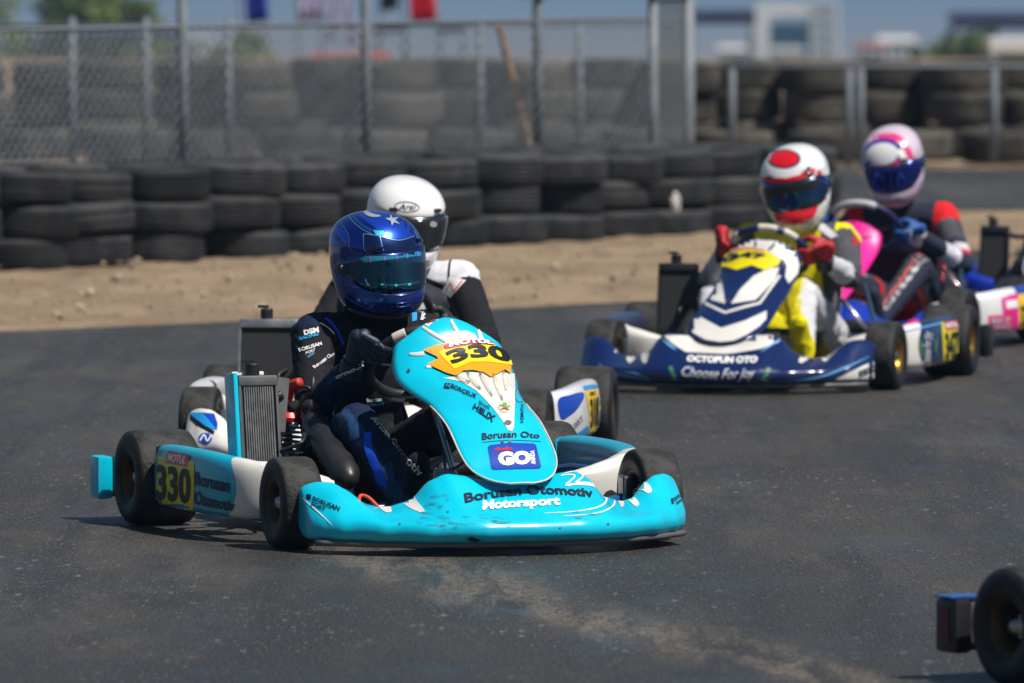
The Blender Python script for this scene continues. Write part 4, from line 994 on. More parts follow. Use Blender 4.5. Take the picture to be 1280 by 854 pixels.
def helmet(root, c, yaw, pitch, roll, shell, visor, frame, neckm, sc=1.0):
    M4 = Matrix.Translation(Vector(c)) @ Matrix.Rotation(R(yaw), 4, 'Z') @ Matrix.Rotation(R(pitch), 4, 'X') @ Matrix.Rotation(R(roll), 4, 'Y') @ Matrix.Scale(sc, 4)
    g = MB(); N = 72
    rows = []
    for row in HR:
        rr = []
        for k in range(N):
            a = 2 * math.pi * k / N; q = hpt(row, a)
            ca = abs(math.atan2(math.sin(a), math.cos(a)))
            if -.055 < row[0] < .058 and ca < 1.5: q = hpt(row, a, -.004)      # eyeport recess
            if row[0] < -.06 and ca < .9: q.y -= .006 * math.cos(ca * 1.7)
            rr.append(M4 @ q)
        rows.append(rr)
    g.grid(rows, cv=True)
    g.grid([[M4 @ hpt(HR[0], 2 * math.pi * k / N, o_) + M4.to_3x3() @ Vector((0, 0, dz)) for k in range(N)] for o_, dz in ((0, 0), (-.012, -.004), (-.03, .01), (-.05, .03))], cv=True)
    h = g.build('helmet', shell, root)
    def band(z0, z1, a0, a1, off, nm, m, nz=8, na=40, zf=None, thick=.0):
        rows = []
        for i in range(nz + 1):
            row = []
            for k in range(na + 1):
                a = a0 + (a1 - a0) * k / na; za, zb_ = (zf(a) if zf else (z0, z1)); z = za + (zb_ - za) * i / nz
                e_ = math.sin(math.pi * i / nz) * .0015; row.append(M4 @ hpt(hrow_at(z), a, off + e_))
            rows.append(row)
        o = MB().grid(rows).build(nm, m, h)
        md = o.modifiers.new('s', 'SOLIDIFY'); md.thickness = .003; md.offset = -1 if True else 1; bake(o); return o
    def zf(a):
        t = abs(a) / 1.42; return (-.052 + .042 * max(0, t - .55) ** 1.5 * 3, .056 - .050 * max(0, t - .6) ** 1.3 * 2)
    fr = band(0, 0, -1.48, 1.48, .0005, 'visor_seal', frame, zf=lambda a: (zf(a * .96)[0] - .006, zf(a * .96)[1] + .006))
    vz = band(0, 0, -1.42, 1.42, .0045, 'visor', visor, zf=zf)
    for s in (-1, 1):   # pivots
        q = M4 @ hpt(hrow_at(.008), s * 1.50, .002); n = (M4.to_3x3() @ Vector((s, -.12, .05))).normalized(); Mp = Matrix.Translation(q) @ n.to_track_quat('Z', 'Y').to_matrix().to_4x4()
        MB().lathe([(0, .026), (.006, .025), (.008, .020), (.008, 0)], Mp, n=24, axis='Z').build('pivot_cover', frame, h, auto=40)
        MB().lathe([(.007, .007), (.011, .006), (.011, 0)], Mp, n=10, axis='Z').build('screw', M['steel'], h, auto=40)
        q2 = M4 @ hpt(hrow_at(.075), s * .62, .0); n = (q2 - M4 @ Vector((0, 0, 0))).normalized(); g = MB(); g.box(q2 + n * .001, (.030, .016, .012), n.to_track_quat('Y', 'Z').to_matrix(), bev=.004); g.build('vent', frame, h, auto=40)
    g = MB()
    for k in range(2): g.tube([M4 @ hpt(hrow_at(-.086 - .012 * k), a, .0065) for a in [(-.42 + .84 * i / 10) for i in range(11)]], .0022, n=6)
    g.build('chin_vent', frame, h)
    g = MB(); ring = [M4 @ (hpt(HR[0], 2 * math.pi * k / 40, -.004) + Vector((0, 0, -.004))) for k in range(40)]; g.tube(ring, .009, n=8, closed=True); g.build('neck_roll', neckm, h)
    return h, vz, fr

def drv_root(kr, label):
    r = empty('person', kr.location, kr.rotation_euler.z); tag(r, label, 'person'); return r
def rim_pt(P, deg):
    C, N_, U, X = P['wheel']; a = R(deg); return C + X * math.cos(a) * .15 + U * math.sin(a) * .15, (-X * math.sin(a) + U * math.cos(a))
#DETAILS
BL3 = [(-1.43, .190, .03), (-1.41, .205, .085), (-1.36, .235, .135), (-1.28, .285, .152), (-1.16, .345, .150), (-1.05, .395, .150), (-.97, .440, .152), (-.92, .475, .155), (-.89, .510, .155), (-.87, .538, .140), (-.855, .556, .10), (-.85, .565, .04)]
# ================================================================== the turquoise kart 330 and its driver
K1 = (-.482, 24.905); K1R = 20.5
M['rim0'] = M['shaded_gold']
M['pod330'] = two_tone('turquoise_pod', rgb('#04a9c6'), rgb('#d9d6d0'), -.80, 7.0)
k1, P1 = kart('turquoise go-kart number 330 leading the group in the centre', K1, K1R, dict(nose=M['cyan'], bonnet=M['cyan'], pod_r=M['pod330'], pod_l=M['pod330'], rear=M['black_plastic'], rear_end=M['cyan'], steer=-1, strap=True, rim=M['shaded_gold'], rad_cover=M['cyan'], sw_marks=[(150, 168), (120, 132), (60, 75), (248, 262), (282, 292)], frame=M['frame_blue']))
DARK, NAVY, BLUE, STEEL = 0, 1, 2, 3
def c1(l, t, p, n):
    if l == 'thighR' or l == 'shinR':
        s = p.x + .20 + .10 * (p.y + .8)
        if l == 'shinR' or t > .55:
            if -.075 < s < -.045: return BLUE
            if -.03 < s < -.012: return STEEL
            return NAVY
        return DARK
    if l == 'forearmR': return NAVY if t > .25 else DARK
    if l in ('forearmL', 'shinL'): return NAVY
    if l == 'upper_armR' and abs(t - .02) < .05: return NAVY
    return DARK
d1 = drv_root(k1, 'driver in black and navy suit with shiny blue star helmet steering kart 330')
J1 = dict(hipR=(-.105, -.02, .145), hipL=(.105, -.02, .145), chest=(0, -.07, .44), neck=(.005, -.12, .63), shR=(-.155, -.12, .55), shL=(.185, -.13, .55), elR=(-.235, -.35, .345), elL=(.30, -.36, .345),
          knR=(-.195, -.62, .315), knL=(.165, -.62, .375), anR=(-.165, -1.0, .115), anL=(.165, -1.0, .115))
gR, tR = rim_pt(P1, 157); gL, tL = rim_pt(P1, 5)
J1['wrR'] = gR + Vector((-.062, .06, -.045)); J1['wrL'] = gL + Vector((.06, .06, -.03))
s1 = body(d1, J1, c1, [F['suit_black'], F['suit_navy'], F['suit_blue'], F['suit_teal']], fold=.009)
M['glove_navy'] = mat('navy_glove', (.006, .011, .030, 1), .5, bump=.2, bscale=200)
glove(d1, gR, tR * 1, J1['wrR'], M['glove_navy'], M['glove_navy'], s=.88); glove(d1, gL, tL * 1, J1['wrL'], M['glove_navy'], M['glove_navy'])
M['h_blue'] = mat('metallic_blue_paint', rgb('#0a2f96'), .22, metal=.75, coat=1.0, var=.12, vscale=12)
M['h_blue2'] = mat('bright_metallic_blue_paint', rgb('#1048c8'), .25, metal=.6, coat=1.0)
M['h_dkblue'] = mat('dark_metallic_blue_paint', rgb('#062458'), .25, metal=.7, coat=1.0)
M['h_mid'] = mat('steel_blue_paint', rgb('#1a5aa8'), .25, metal=.7, coat=1.0)
M['h_cyan'] = mat('cyan_paint', rgb('#1aa0c4'), .3, metal=.4, coat=1.0)
M['visor_blue'] = mat('mirror_visor_blue', rgb('#0f5680'), .07, metal=.92, coat=1.0)
M['foil'] = mat('holographic_foil', (.7, .75, .8, 1), .25, metal=.6, coat=1.0)
M['silverblue'] = mat('silver_blue_line', rgb('#5f86b8'), .35, metal=.5)
M['strip'] = mat('visor_strip', rgb('#1c83a0'), .25, coat=.6)
M['violet'] = mat('violet_tick', rgb('#6f6fe0'), .35)
M['mint'] = mat('mint_dot', rgb('#3fd0b4'), .35)
h1, v1, f1 = helmet(d1, (.020, -.185, .772), 18, 10, -7, M['h_blue'], M['visor_blue'], M['h_dkblue'], M['black_plastic'], 1.0)

# ================================================================== kart 318 behind it
K2 = (-.345, 28.36); K2R = -7
M['pod318'] = two_tone('white_pod', rgb('#d4d4d6'), rgb('#d4d4d6'), -2, 1)
k2, P2 = kart('white and blue go-kart number 318 half hidden behind the turquoise kart', K2, K2R, dict(nose=M['white'], bonnet=M['white'], pod_r=M['pod318'], pod_l=M['pod318'], rear=M['black_plastic'], rear_w=1.2, bonnet_line=[(a, b - .03 * (i / 11), c * (1 - .15 * i / 11)) for i, (a, b, c) in enumerate(BL3)], fins=False, rad=(-.50, -.30, .20, .43), head=M['redmetal'], frame=M['dark_metal'], rad_frame=M['alu']))
d2 = drv_root(k2, 'driver in white helmet and black and white suit behind the blue star helmet')
def c2(l, t, p, n):
    if l in ('neck',): return 1
    if l in ('chest', 'torso') and p.z > .30: return 1 if (abs(p.x) > .04 or p.z > .5) and -.18 < p.x < .15 else 0
    if l in ('upper_armL', 'upper_armR') and t < .16 and n.z > .25: return 1
    if l.startswith('thigh') and t < .6: return 1
    return 0
J2 = dict(hipR=(-.105, -.02, .145), hipL=(.105, -.02, .145), chest=(0, -.06, .46), neck=(.015, -.11, .64), shR=(-.185, -.10, .555), shL=(.185, -.10, .57), elR=(-.29, -.33, .36), elL=(.30, -.33, .37), knR=(-.23, -.62, .33), knL=(.23, -.62, .33), anR=(-.17, -1.0, .115), anL=(.17, -1.0, .115))
gR, tR = rim_pt(P2, 205); gL, tL = rim_pt(P2, -25)
J2['wrR'] = gR + Vector((-.06, .065, -.025)); J2['wrL'] = gL + Vector((.06, .065, -.025))
s2 = body(d2, J2, c2, [F['suit_black'], F['white']], fold=.006)
M['glove_black'] = mat('black_glove', (.015, .015, .016, 1), .6, bump=.2, bscale=200)
glove(d2, gR, tR, J2['wrR'], M['glove_black'], F['white']); glove(d2, gL, tL, J2['wrL'], M['glove_black'], F['white'])
M['h_white'] = mat('white_gloss_paint', rgb('#e4e4e4'), .18, coat=1.0)
M['visor_smoke'] = mat('smoked_visor', (.012, .016, .02, 1), .06, coat=1.0)
M['h_black'] = mat('black_gloss', (.012, .012, .013, 1), .2, coat=.6)
h2, v2, f2 = helmet(d2, (.010, -.18, .772), 22, 17, 2, M['h_white'], M['visor_smoke'], M['h_black'], M['black_plastic'], 1.0)

# ================================================================== kart 347
th3 = -13.5; q = gnd(1107, 487); c_, s_n = math.cos(R(th3)), math.sin(R(th3))
K3 = (q.x - (.545 * c_ + 1.05 * s_n), q.y - (.545 * s_n - 1.05 * c_))
M['pod347'] = two_tone('navy_pod', rgb('#14284e'), rgb('#d9d6d0'), -.80, 7.0)
k3, P3 = kart('navy and white go-kart number 347 following on the right', K3, th3, dict(nose=M['navy'], bonnet=M['navy'], pod_r=M['pod347'], pod_l=M['pod347'], rear=M['black_plastic'], nose_dx=-.035, fins=False, rad=(-.455, -.30, .20, .425), rad_frame=M['black_plastic'], swheel=mat('navy_grip', rgb('#1a2a5c'), .5), sw_marks=[(132, 150), (70, 92), (38, 56)], trim=M['navy'], bonnet_dx=(-.025, .03), bonnet_line=BL3, steer=-3))
d3 = drv_root(k3, 'driver in yellow and white suit with red gloves and red-topped white helmet')
def c3(l, t, p, n):
    if l in ('torso', 'neck', 'chest'): return 0 if p.x < .115 else 2
    if l.startswith('upper_arm'): return 0 if t < .06 else 2
    if l.startswith('forearm'): return 1 if (t > .12) else 2
    if l == 'thighL' or (l == 'shinL' and t < .84): return 0 if n.x < (.30 if l == 'thighL' else .02) else 1
    if l == 'thighR': return 0 if p.x > -.16 else 1
    if l == 'shinL': return 1 if t < .82 else 0
    if l == 'shinR': return 1
    if l == 'footL': return 0
    return 3
J3 = dict(hipR=(-.105, -.02, .145), hipL=(.105, -.02, .145), chest=(.01, -.07, .43), neck=(.02, -.13, .61), shR=(-.175, -.12, .53), shL=(.19, -.10, .53), elR=(-.30, -.36, .36), elL=(.265, -.36, .40), knR=(-.21, -.62, .32), knL=(.125, -.61, .345), anR=(-.165, -1.0, .115), anL=(.205, -.95, .125))
gR, tR = rim_pt(P3, 166); gL, tL = rim_pt(P3, 6)
J3['wrR'] = gR + Vector((-.045, .075, -.02)); J3['wrL'] = gL + Vector((.065, .055, -.035))
s3 = body(d3, J3, c3, [F['yellow'], F['white'], F['grey'], F['suit_black']], fold=.010)
M['glove_red'] = mat('red_glove', rgb('#b01722'), .6, bump=.25, bscale=200)
glove(d3, gR, tR, J3['wrR'], M['glove_red'], M['glove_black']); glove(d3, gL, tL, J3['wrL'], M['glove_red'], M['glove_black'])
M['visor_teal'] = mat('mirror_visor_teal', rgb('#14688a'), .1, metal=.9, coat=1.0, col2=rgb('#1030a0'), vscale=6)
M['h_red'] = mat('red_gloss_paint', rgb('#d0101a'), .2, coat=1.0)
M['h_navy'] = mat('navy_gloss_paint', rgb('#10204a'), .2, coat=1.0)
h3, v3, f3 = helmet(d3, (.020, -.185, .752), 3, 19, -6, M['h_white'], M['visor_teal'], M['h_black'], M['white'], 1.03)

# ================================================================== kart with the pink panel behind 347
K4 = (1.70, 36.0); th4 = -20
M['podpink'] = two_tone('blue_pod_white_front', rgb('#1c3a9c'), rgb('#dcdcdc'), -.62, 3.0)
k4, P4 = kart('blue and pink go-kart with bright pink steering panel behind kart 347', K4, th4, dict(nose=M['blue'], bonnet=M['pink'], pod_r=M['podpink'], pod_l=M['podpink'], rear=M['blue'], rad=(-.50, -.32, .20, .42), swheel=mat('dark_grip', rgb('#18204a'), .5), sw_marks=[(60, 125)], sw_mark_mat=mat('silver_grip', rgb('#b9b9bd'), .35), seat=M['redmetal'], bonnet_line=[(a, b - .035 * (i / 11), c * (1 - .22 * i / 11)) for i, (a, b, c) in enumerate(BL3)], steer=-2, frame=mat('blue_frame', rgb('#1233b0'), .3, coat=.4), trim=M['pink']))
d4 = drv_root(k4, 'driver in dark suit with red shoulders, blue gloves and pink and white helmet')
def c4(l, t, p, n):
    if l in ('neck',): return 1
    if l.startswith('upper_arm'):
        if t < .22: return 1
        if .72 < t < .86: return 2
        if .86 <= t < .93: return 1
        return 3 if n.y < -.2 and t < .6 else 0
    if l.startswith('forearm'): return 2 if .2 < t < .5 else 0
    if l.startswith('shin') or l.startswith('thigh'):
        if l.startswith('thigh') and t < .3: return 1
        return 4 if .02 < n.x < .24 else (3 if .32 < n.x < .5 or -.34 < n.x < -.12 else (2 if .5 < n.x < .58 else 0))
    return 0
J4 = dict(hipR=(-.105, -.02, .145), hipL=(.105, -.02, .145), chest=(.0, -.05, .42), neck=(.0, -.13, .60), shR=(-.185, -.10, .515), shL=(.18, -.08, .52), elR=(-.30, -.33, .34), elL=(.315, -.25, .33), knR=(-.22, -.61, .31), knL=(.22, -.58, .32), anR=(-.17, -1.0, .115), anL=(.17, -.98, .115))
gR, tR = rim_pt(P4, 172); gL, tL = rim_pt(P4, -12)
J4['wrR'] = gR + Vector((-.05, .07, -.02)); J4['wrL'] = gL + Vector((.06, .06, -.01))
s4 = body(d4, J4, c4, [mat('dark_navy_cloth', (.009, .013, .035, 1), .85, bump=.25, bscale=160), F['red'], F['white'], F['grey'], mat('coral_cloth', rgb('#e05a4c'), .8)])
M['glove_blue'] = mat('blue_glove', rgb('#0f4f94'), .6, bump=.2, bscale=200)
glove(d4, gR, tR, J4['wrR'], M['glove_blue'], M['glove_blue']); glove(d4, gL, tL, J4['wrL'], M['glove_blue'], F['white'])
M['visor_deep'] = mat('mirror_visor_deep_blue', rgb('#10309a'), .1, metal=.85, coat=1.0)
M['h_pink'] = mat('pink_gloss_paint', rgb('#d83a78'), .25, coat=1.0); M['h_royal'] = mat('royal_blue_gloss', rgb('#12288e'), .2, coat=1.0); M['h_lilac'] = mat('lilac_gloss', rgb('#cdbccb'), .3, coat=1.0)
h4, v4, f4 = helmet(d4, (-.010, -.185, .755), 7, 30, -5, M['h_lilac'], M['visor_deep'], M['h_navy'], M['wprint'], 1.0)

# ================================================================== two karts partly out of the frame
k5, P5 = kart('go-kart with blue, white and red front panel cut off at the right edge', (2.74, 38.35), -15, dict(nose=mat('dark_plastic_nose', (.02, .02, .024, 1), .35, coat=.3), bonnet=M['blue'], pod_r=M['blue'], pod_l=M['blue'], rear=M['blue'], fins=False, rad_frame=M['black_plastic'], rad=(-.50, -.37, .17, .385), head=M['redmetal'], frame=M['dark_metal']))
k6, P6 = kart('go-kart at the bottom right corner showing one rear wheel and bumper end', (1.725, 19.72), 32, dict(nose=M['blue'], bonnet=M['blue'], pod_r=M['blue'], pod_l=M['blue'], rear=M['grey_plastic'], rear_w=1.31, rim=M['shaded_gold'], rear_end=M['black_plastic'], frame=M['dark_metal']))
g = MB(); g.box((-.7035, .225, .128), (.002, .035, .09)); g.build('marker_strip', mat('maroon_print', rgb('#5a1210'), .5), [o for o in k6.children if o.name.startswith('rear_bumper')][0])
# grey rods running down from the seats of the two right karts
for kk, a, b in ((k3, (.30, -.22, .36), (.50, -.86, .12)), (k4, (.30, -.22, .34), (.50, -.86, .12))):
    MB().tube([a, b], .010, n=8).build('seat_stay', M['strut'], kk)
g = MB(); g.box((-.66, .225, .1955), (.10, .07, .006), bev=.002); g.build('blue_strip', mat('blue_end', rgb('#1c4f96'), .35, coat=.3), [o for o in k6.children if o.name.startswith('rear_bumper')][0])
# ================================================================== graphics and lettering of kart 330
Z5 = Z(480, 390, 3.882); bo = P1['bonnet']
d_poly(bo, Z5((285, 322), (345, 316), (375, 296), (560, 296), (632, 300), (636, 420), (630, 560), (622, 580), (600, 575), (585, 545), (530, 470), (450, 385), (375, 340)), M['white'], 'white_panel')
d_poly(bo, Z5((283, 122), (325, 98), (400, 92), (440, 108), (462, 150), (300, 160)), M['white'], 'white_panel')
for a in (((190, 76), (240, 108), (300, 140)), ((325, 42), (350, 88), (372, 130)), ((452, 66), (462, 100), (474, 140)), ((126, 206), (160, 206), (196, 202)), ((205, 268), (240, 264), (275, 268))):
    d_stroke(bo, Z5(*a), (3.2, 6.0), M['white'], 'fin', ridge=.004)
for a in (((400, 292), (430, 335), (468, 382)), ((460, 300), (492, 350), (524, 415)), ((525, 305), (548, 360), (574, 435)), ((575, 290), (588, 340), (590, 385)), ((345, 316), (380, 330), (415, 350))):
    d_stroke(bo, Z5(*a), 5.5, M['cream'], 'rib', ridge=.006, taper=True, off=.003)
PL = Z5((190, 190), (250, 166), (300, 158), (420, 136), (520, 158), (575, 198), (612, 235), (632, 302), (605, 302), (580, 285), (545, 308), (515, 322), (480, 300), (430, 290), (385, 292), (350, 318), (300, 302), (250, 278), (213, 258), (262, 234), (255, 222))
d_poly(bo, PL, M['orange'], 'number_plate', off=.006)
d_poly(bo, Z5((265, 203), (300, 185), (400, 162), (522, 168), (575, 205), (610, 245), (614, 264), (500, 250), (420, 252), (340, 287), (318, 262), (290, 235)), M['yellow2'], 'plate_field', off=.0075)
d_text(bo, '330', Z5((290, 207), (445, 166), (585, 192)), Z5((335, 268), (468, 232), (612, 262)), M['black'], bold=.045, off=.010)
d_poly(bo, Z5((288, 172), (330, 152), (430, 140), (520, 152), (528, 166), (430, 162), (300, 190)), M['red'], 'sticker', off=.009)
d_text(bo, 'MOTUL', Z5((312, 160), (415, 140), (515, 152)), Z5((312, 183), (420, 164), (522, 168)), M['wprint'], bold=.05, off=.0115)
d_text(bo, 'BORÇELIK', Z5((330, 350), (390, 378), (455, 404)), Z5((322, 376), (385, 402), (442, 428)), M['print_navy'], bold=.03)
d_poly(bo, Z5((296, 346), (326, 348), (318, 376), (288, 372)), M['print_navy'], 'logo')
d_stroke(bo, Z5((300, 366), (308, 352), (314, 368), (322, 352)), .7, M['cyprint'], 'logo', off=.003)
d_text(bo, 'Shell', Z5((462, 432), (514, 458)), Z5((458, 450), (508, 478)), M['print_navy'], bold=.01)
d_text(bo, 'HELIX', Z5((440, 448), (490, 478), (545, 510)), Z5((428, 472), (480, 506), (526, 540)), M['print_navy'], bold=.045)
d_text(bo, 'Borusan Oto', Z5((474, 592), (610, 580), (755, 592)), Z5((476, 624), (610, 612), (752, 616)), M['print_navy'], bold=.02)
d_stroke(bo, Z5((478, 634), (610, 624), (760, 630)), .6, M['print_navy'], 'line')
d_poly(bo, Z5((503, 658), (512, 648), (610, 636), (728, 640), (738, 650), (762, 752), (754, 762), (640, 764), (530, 768), (520, 758)), M['blueprint'], 'sticker')
d_text(bo, 'GO', Z5((548, 682), (710, 676)), Z5((558, 750), (712, 742)), M['wprint'], bold=.07)
d_text(bo, 'dodo', Z5((535, 660), (620, 656)), Z5((538, 678), (622, 674)), M['red'], bold=.05)
d_text(bo, 'ANINDA', Z5((712, 742), (706, 676)), Z5((735, 742), (728, 676)), M['wprint'], bold=.03)
d_poly(bo, Z5((548, 465), (575, 445), (610, 448), (620, 465), (600, 490), (570, 490)), M['cream'], 'emblem', off=.003)
d_stroke(bo, Z5((556, 462), (570, 458), (585, 470), (578, 450), (590, 452), (592, 470), (608, 460)), 1.6, mat('leaf_green_print', rgb('#5aa23c'), .5), 'emblem', off=.004)
d_stroke(bo, Z5((566, 478), (585, 474), (604, 480)), 1.4, M['red'], 'emblem', off=.004)
d_poly(bo, ell(*Z5((601, 540))[0], 4.4, 3.0), M['grey_plastic'], 'bolt_cover', off=.003)
d_text(bo, 'AZIMUTH', Z5((660, 548), (662, 455)), Z5((676, 540), (676, 448)), M['print_navy'], bold=.02)
e_ = ell(*Z5((668, 395))[0], 8, 12, 20); d_stroke(bo, e_ + e_[:1], .6, M['print_navy'], 'ring', sm=0)
d_text(bo, 'SCHÜCO', Z5((668, 430), (690, 375)), Z5((680, 436), (702, 385)), M['print_navy'], bold=.0)
for q in ((122, 288), (612, 632), (752, 482), (575, 632)):
    p = ell(*Z5(q)[0], 2.0, 2.0, n=12); d_poly(bo, p, M['steel'], 'bolt', off=.004)
d_poly(bo, Z5((198, 62), (225, 40), (250, 34), (262, 42), (238, 52), (214, 72)), M['wprint'], 'sticker'); d_stroke(bo, Z5((215, 58), (235, 46), (255, 38)), 1.2, M['red'], 'sticker', off=.003)
# nose
no = P1['nose']; Z6 = Z(370, 560, 4.741); Z7 = Z(620, 540, 4.923)
for p in (Z6((355, 250), (385, 268), (412, 298), (397, 312), (370, 292)), Z6((465, 308), (550, 304), (562, 350), (566, 380), (530, 382), (490, 350)), Z6((605, 292), (685, 274), (722, 320), (764, 376), (735, 384), (655, 345)), Z6((890, 138), (915, 112), (938, 108), (945, 122), (935, 140)),
          Z7((735, 372), (765, 388), (780, 420), (788, 452), (768, 464), (752, 425)), Z7((778, 382), (808, 374), (845, 396), (880, 440), (862, 462), (826, 432)), Z7((848, 352), (895, 305), (935, 318), (960, 360), (938, 380), (898, 360)), Z7((566, 196), (592, 192), (602, 204), (582, 212))):
    d_poly(no, p, M['white'], 'tooth', smooth=True)
d_text(no, 'Borusan Otomotiv', [(579.5, 617.5), (662, 607.5), (739, 611.5)], [(581.5, 629.5), (664, 619), (742, 623)], M['print_navy'], bold=.03)
d_text(no, 'Motorsport', [(603.5, 626.5), (650, 623.5), (700, 621)], [(602.5, 642), (650, 638), (700.5, 635.5)], M['wprint'], bold=.045)
d_stroke(no, Z7((398, 272), (440, 252), (500, 244), (538, 262), (520, 290), (492, 314), (560, 316), (640, 334), (700, 372), (730, 420), (716, 458), (650, 494), (540, 512), (420, 520)), 2.2, M['wprint'], 'swirl', taper=True)
d_stroke(no, Z7((402, 272), (450, 264), (486, 272), (462, 300), (430, 330), (500, 322), (590, 330), (650, 362), (678, 408), (662, 446), (600, 472), (480, 492), (300, 502)), 2.4, M['wprint'], 'swirl', taper=True)
for ox, sgn in ((0, 1),):
    d_text(no, 'BORUSAN', [(392.1, 620.5), (425.6, 634)], [(391, 626), (424, 639.4)], M['print_navy'], bold=.035)
    d_text(no, 'PORT', [(390.6, 627.6), (408, 634.6)], [(389.6, 632.8), (406.6, 639.4)], M['print_navy'], bold=.035)
    d_poly(no, [(383.5, 617.5), (389.4, 618.6), (388.6, 625.4), (383, 623.5)], M['print_navy'], 'logo')
d_text(no, 'BORUSAN', [(841.6, 622.5), (856, 611.5)], [(842.8, 627.5), (856.6, 616)], M['print_navy'], bold=.035)
d_text(no, 'PORT', [(844.5, 628), (852.8, 622)], [(845.2, 632), (852.8, 626)], M['print_navy'], bold=.035)
d_poly(no, [(838, 623.8), (841, 622.4), (842, 630), (839.6, 631)], M['print_navy'], 'logo')
d_stroke(no, Z6((40, 295), (100, 350), (160, 405), (220, 460)), 1.4, M['wprint'], 'line', taper=True)
for p in (Z6((740, 420), (770, 330), (850, 240), (900, 215), (915, 290), (860, 360), (790, 420)), Z6((735, 420), (900, 400), (1180, 400), (1180, 440), (900, 470), (730, 450)), Z6((860, 450), (950, 440), (960, 520), (870, 530)), Z7((470, 490), (600, 480), (650, 500), (640, 530), (500, 540)), Z6((1160, 430), (1260, 420), (1270, 470), (1170, 480))):
    d_poly(no, p, M['scuff'], 'scuff_mark', smooth=True, off=.0022)
# right pod (image left)
po = P1['pod_r']; Zp = Z(110, 530, 5.333)
d_poly(po, Zp((470, 212), (600, 232), (712, 252), (710, 420), (704, 592), (570, 572), (452, 556)), M['yellow2'], 'number_plate')
d_text(po, '330', Zp((462, 268), (690, 300)), Zp((462, 502), (688, 536)), M['black'], bold=.03, off=.0045)
d_poly(po, Zp((542, 182), (686, 208), (662, 286), (520, 260)), M['red'], 'sticker', off=.004)
d_text(po, 'MOTUL', Zp((552, 196), (672, 216)), Zp((540, 250), (656, 272)), M['wprint'], bold=.04, off=.006)
d_text(po, 'Borusan', Zp((712, 316), (950, 366)), Zp((712, 408), (946, 460)), M['print_navy'], bold=.03)
d_text(po, 'Otomotiv', Zp((712, 444), (985, 512)), Zp((712, 536), (975, 586)), M['print_navy'], bold=.03)
d_poly(po, Zp((880, 380), (940, 360), (950, 450), (890, 450)), M['scuff'], 'scuff_mark', off=.005)
# helmet with star and crescent
Zh = Z(400, 240, 5.3375)
d_poly(h1, smooth_poly(Zh((255, 105), (330, 88), (430, 88), (540, 130), (600, 200), (632, 262), (600, 300), (520, 312), (420, 300), (370, 240), (300, 190), (250, 140))), M['h_blue2'], 'crown_panel', off=.0006)
d_poly(h1, Zh((398, 292), (520, 324), (628, 296), (664, 372), (560, 382), (430, 398), (410, 350)), M['h_dkblue'], 'forehead_panel', off=.0012)
d_poly(h1, Zh((290, 280), (378, 292), (405, 398), (345, 408), (292, 392)), M['h_dkblue'], 'forehead_panel', off=.0012)
for a, w in ((((290, 282), (378, 293), (520, 325), (628, 296)), 1.1), (((290, 282), (292, 340), (300, 392), (350, 408)), .9), (((398, 294), (410, 350), (424, 394)), 1.2), (((628, 262), (650, 320), (668, 374)), .8), (((205, 105), (190, 150), (220, 200), (280, 250), (350, 286)), .9), (((110, 160), (150, 220), (195, 300), (195, 362)), .8), (((195, 362), (240, 405), (330, 412)), .8), (((80, 190), (110, 260), (180, 350)), .8), (((90, 520), (150, 600), (300, 650), (450, 690)), .8), (((170, 690), (240, 740), (380, 800)), .8)):
    d_stroke(h1, Zh(*a), w, M['silverblue'], 'pinstripe', off=.0024, ridge=.0004)
d_stroke(h1, Zh((222, 118), (225, 165), (270, 215), (345, 262)), 3.4, M['h_mid'], 'stripe', off=.001)
d_poly(h1, Zh((352, 256), (420, 262), (430, 292), (375, 288)), M['h_cyan'], 'stripe', off=.002)
d_poly(h1, Zh((75, 190), (105, 170), (190, 300), (192, 360), (110, 260)), M['h_blue2'], 'stripe', off=.001)
d_poly(h1, Zh((110, 350), (132, 340), (140, 510), (118, 500)), M['h_mid'], 'stripe', off=.001)
d_poly(h1, Zh((180, 440), (200, 440), (205, 545), (175, 470)), M['h_mid'], 'stripe', off=.001)
d_poly(h1, Zh((120, 540), (250, 610), (440, 650), (442, 690), (270, 670), (120, 590)), M['h_blue2'], 'stripe', off=.001)
d_poly(h1, Zh((235, 655), (400, 700), (560, 715), (560, 740), (400, 740), (260, 700)), M['h_mid'], 'stripe', off=.001)
d_text(h1, 'ARAI GP', Zh((285, 690), (400, 716)), Zh((285, 712), (400, 738)), M['silverblue'], bold=.01, shear=.2)
for a in (((455, 668), (550, 668), (648, 640)), ((452, 690), (555, 690), (655, 662))): d_stroke(h1, Zh(*a), 2.4, M['h_black'], 'chin_slot', off=.001, ridge=.001)
d_stroke(h1, Zh((300, 90), (300, 132), (345, 158), (405, 164)), 5.0, M['foil'], 'crescent', taper=True, off=.0022)
d_stroke(h1, Zh((470, 98), (515, 118), (520, 150)), 1.6, M['foil'], 'crescent', taper=True, off=.0022)
d_poly(h1, Zh((470, 152), (484, 178), (524, 170), (500, 192), (532, 218), (492, 206), (478, 228), (471, 198), (434, 180), (467, 176)), M['foil'], 'star', off=.0024)
d_poly(v1, Zh((262, 446), (300, 428), (400, 402), (520, 388), (668, 372), (674, 424), (560, 438), (420, 456), (300, 470)), M['strip'], 'visor_strip', off=.001)
for x, y0, y1, w in ((335, 432, 470, 2.4), (428, 400, 455, 2.8), (507, 392, 448, 2.4), (577, 382, 440, 2.4), (645, 376, 430, 1.6)): d_stroke(v1, Zh((x, y0), (x + 2, (y0 + y1) / 2), (x + 3, y1)), w, M['violet'], 'tick', off=.002)
for x, y in ((415, 617), (508, 622), (596, 616)): d_poly(v1, ell(*Zh((x, y))[0], 2.0, 1.6, n=10), M['mint'], 'dot', off=.001)
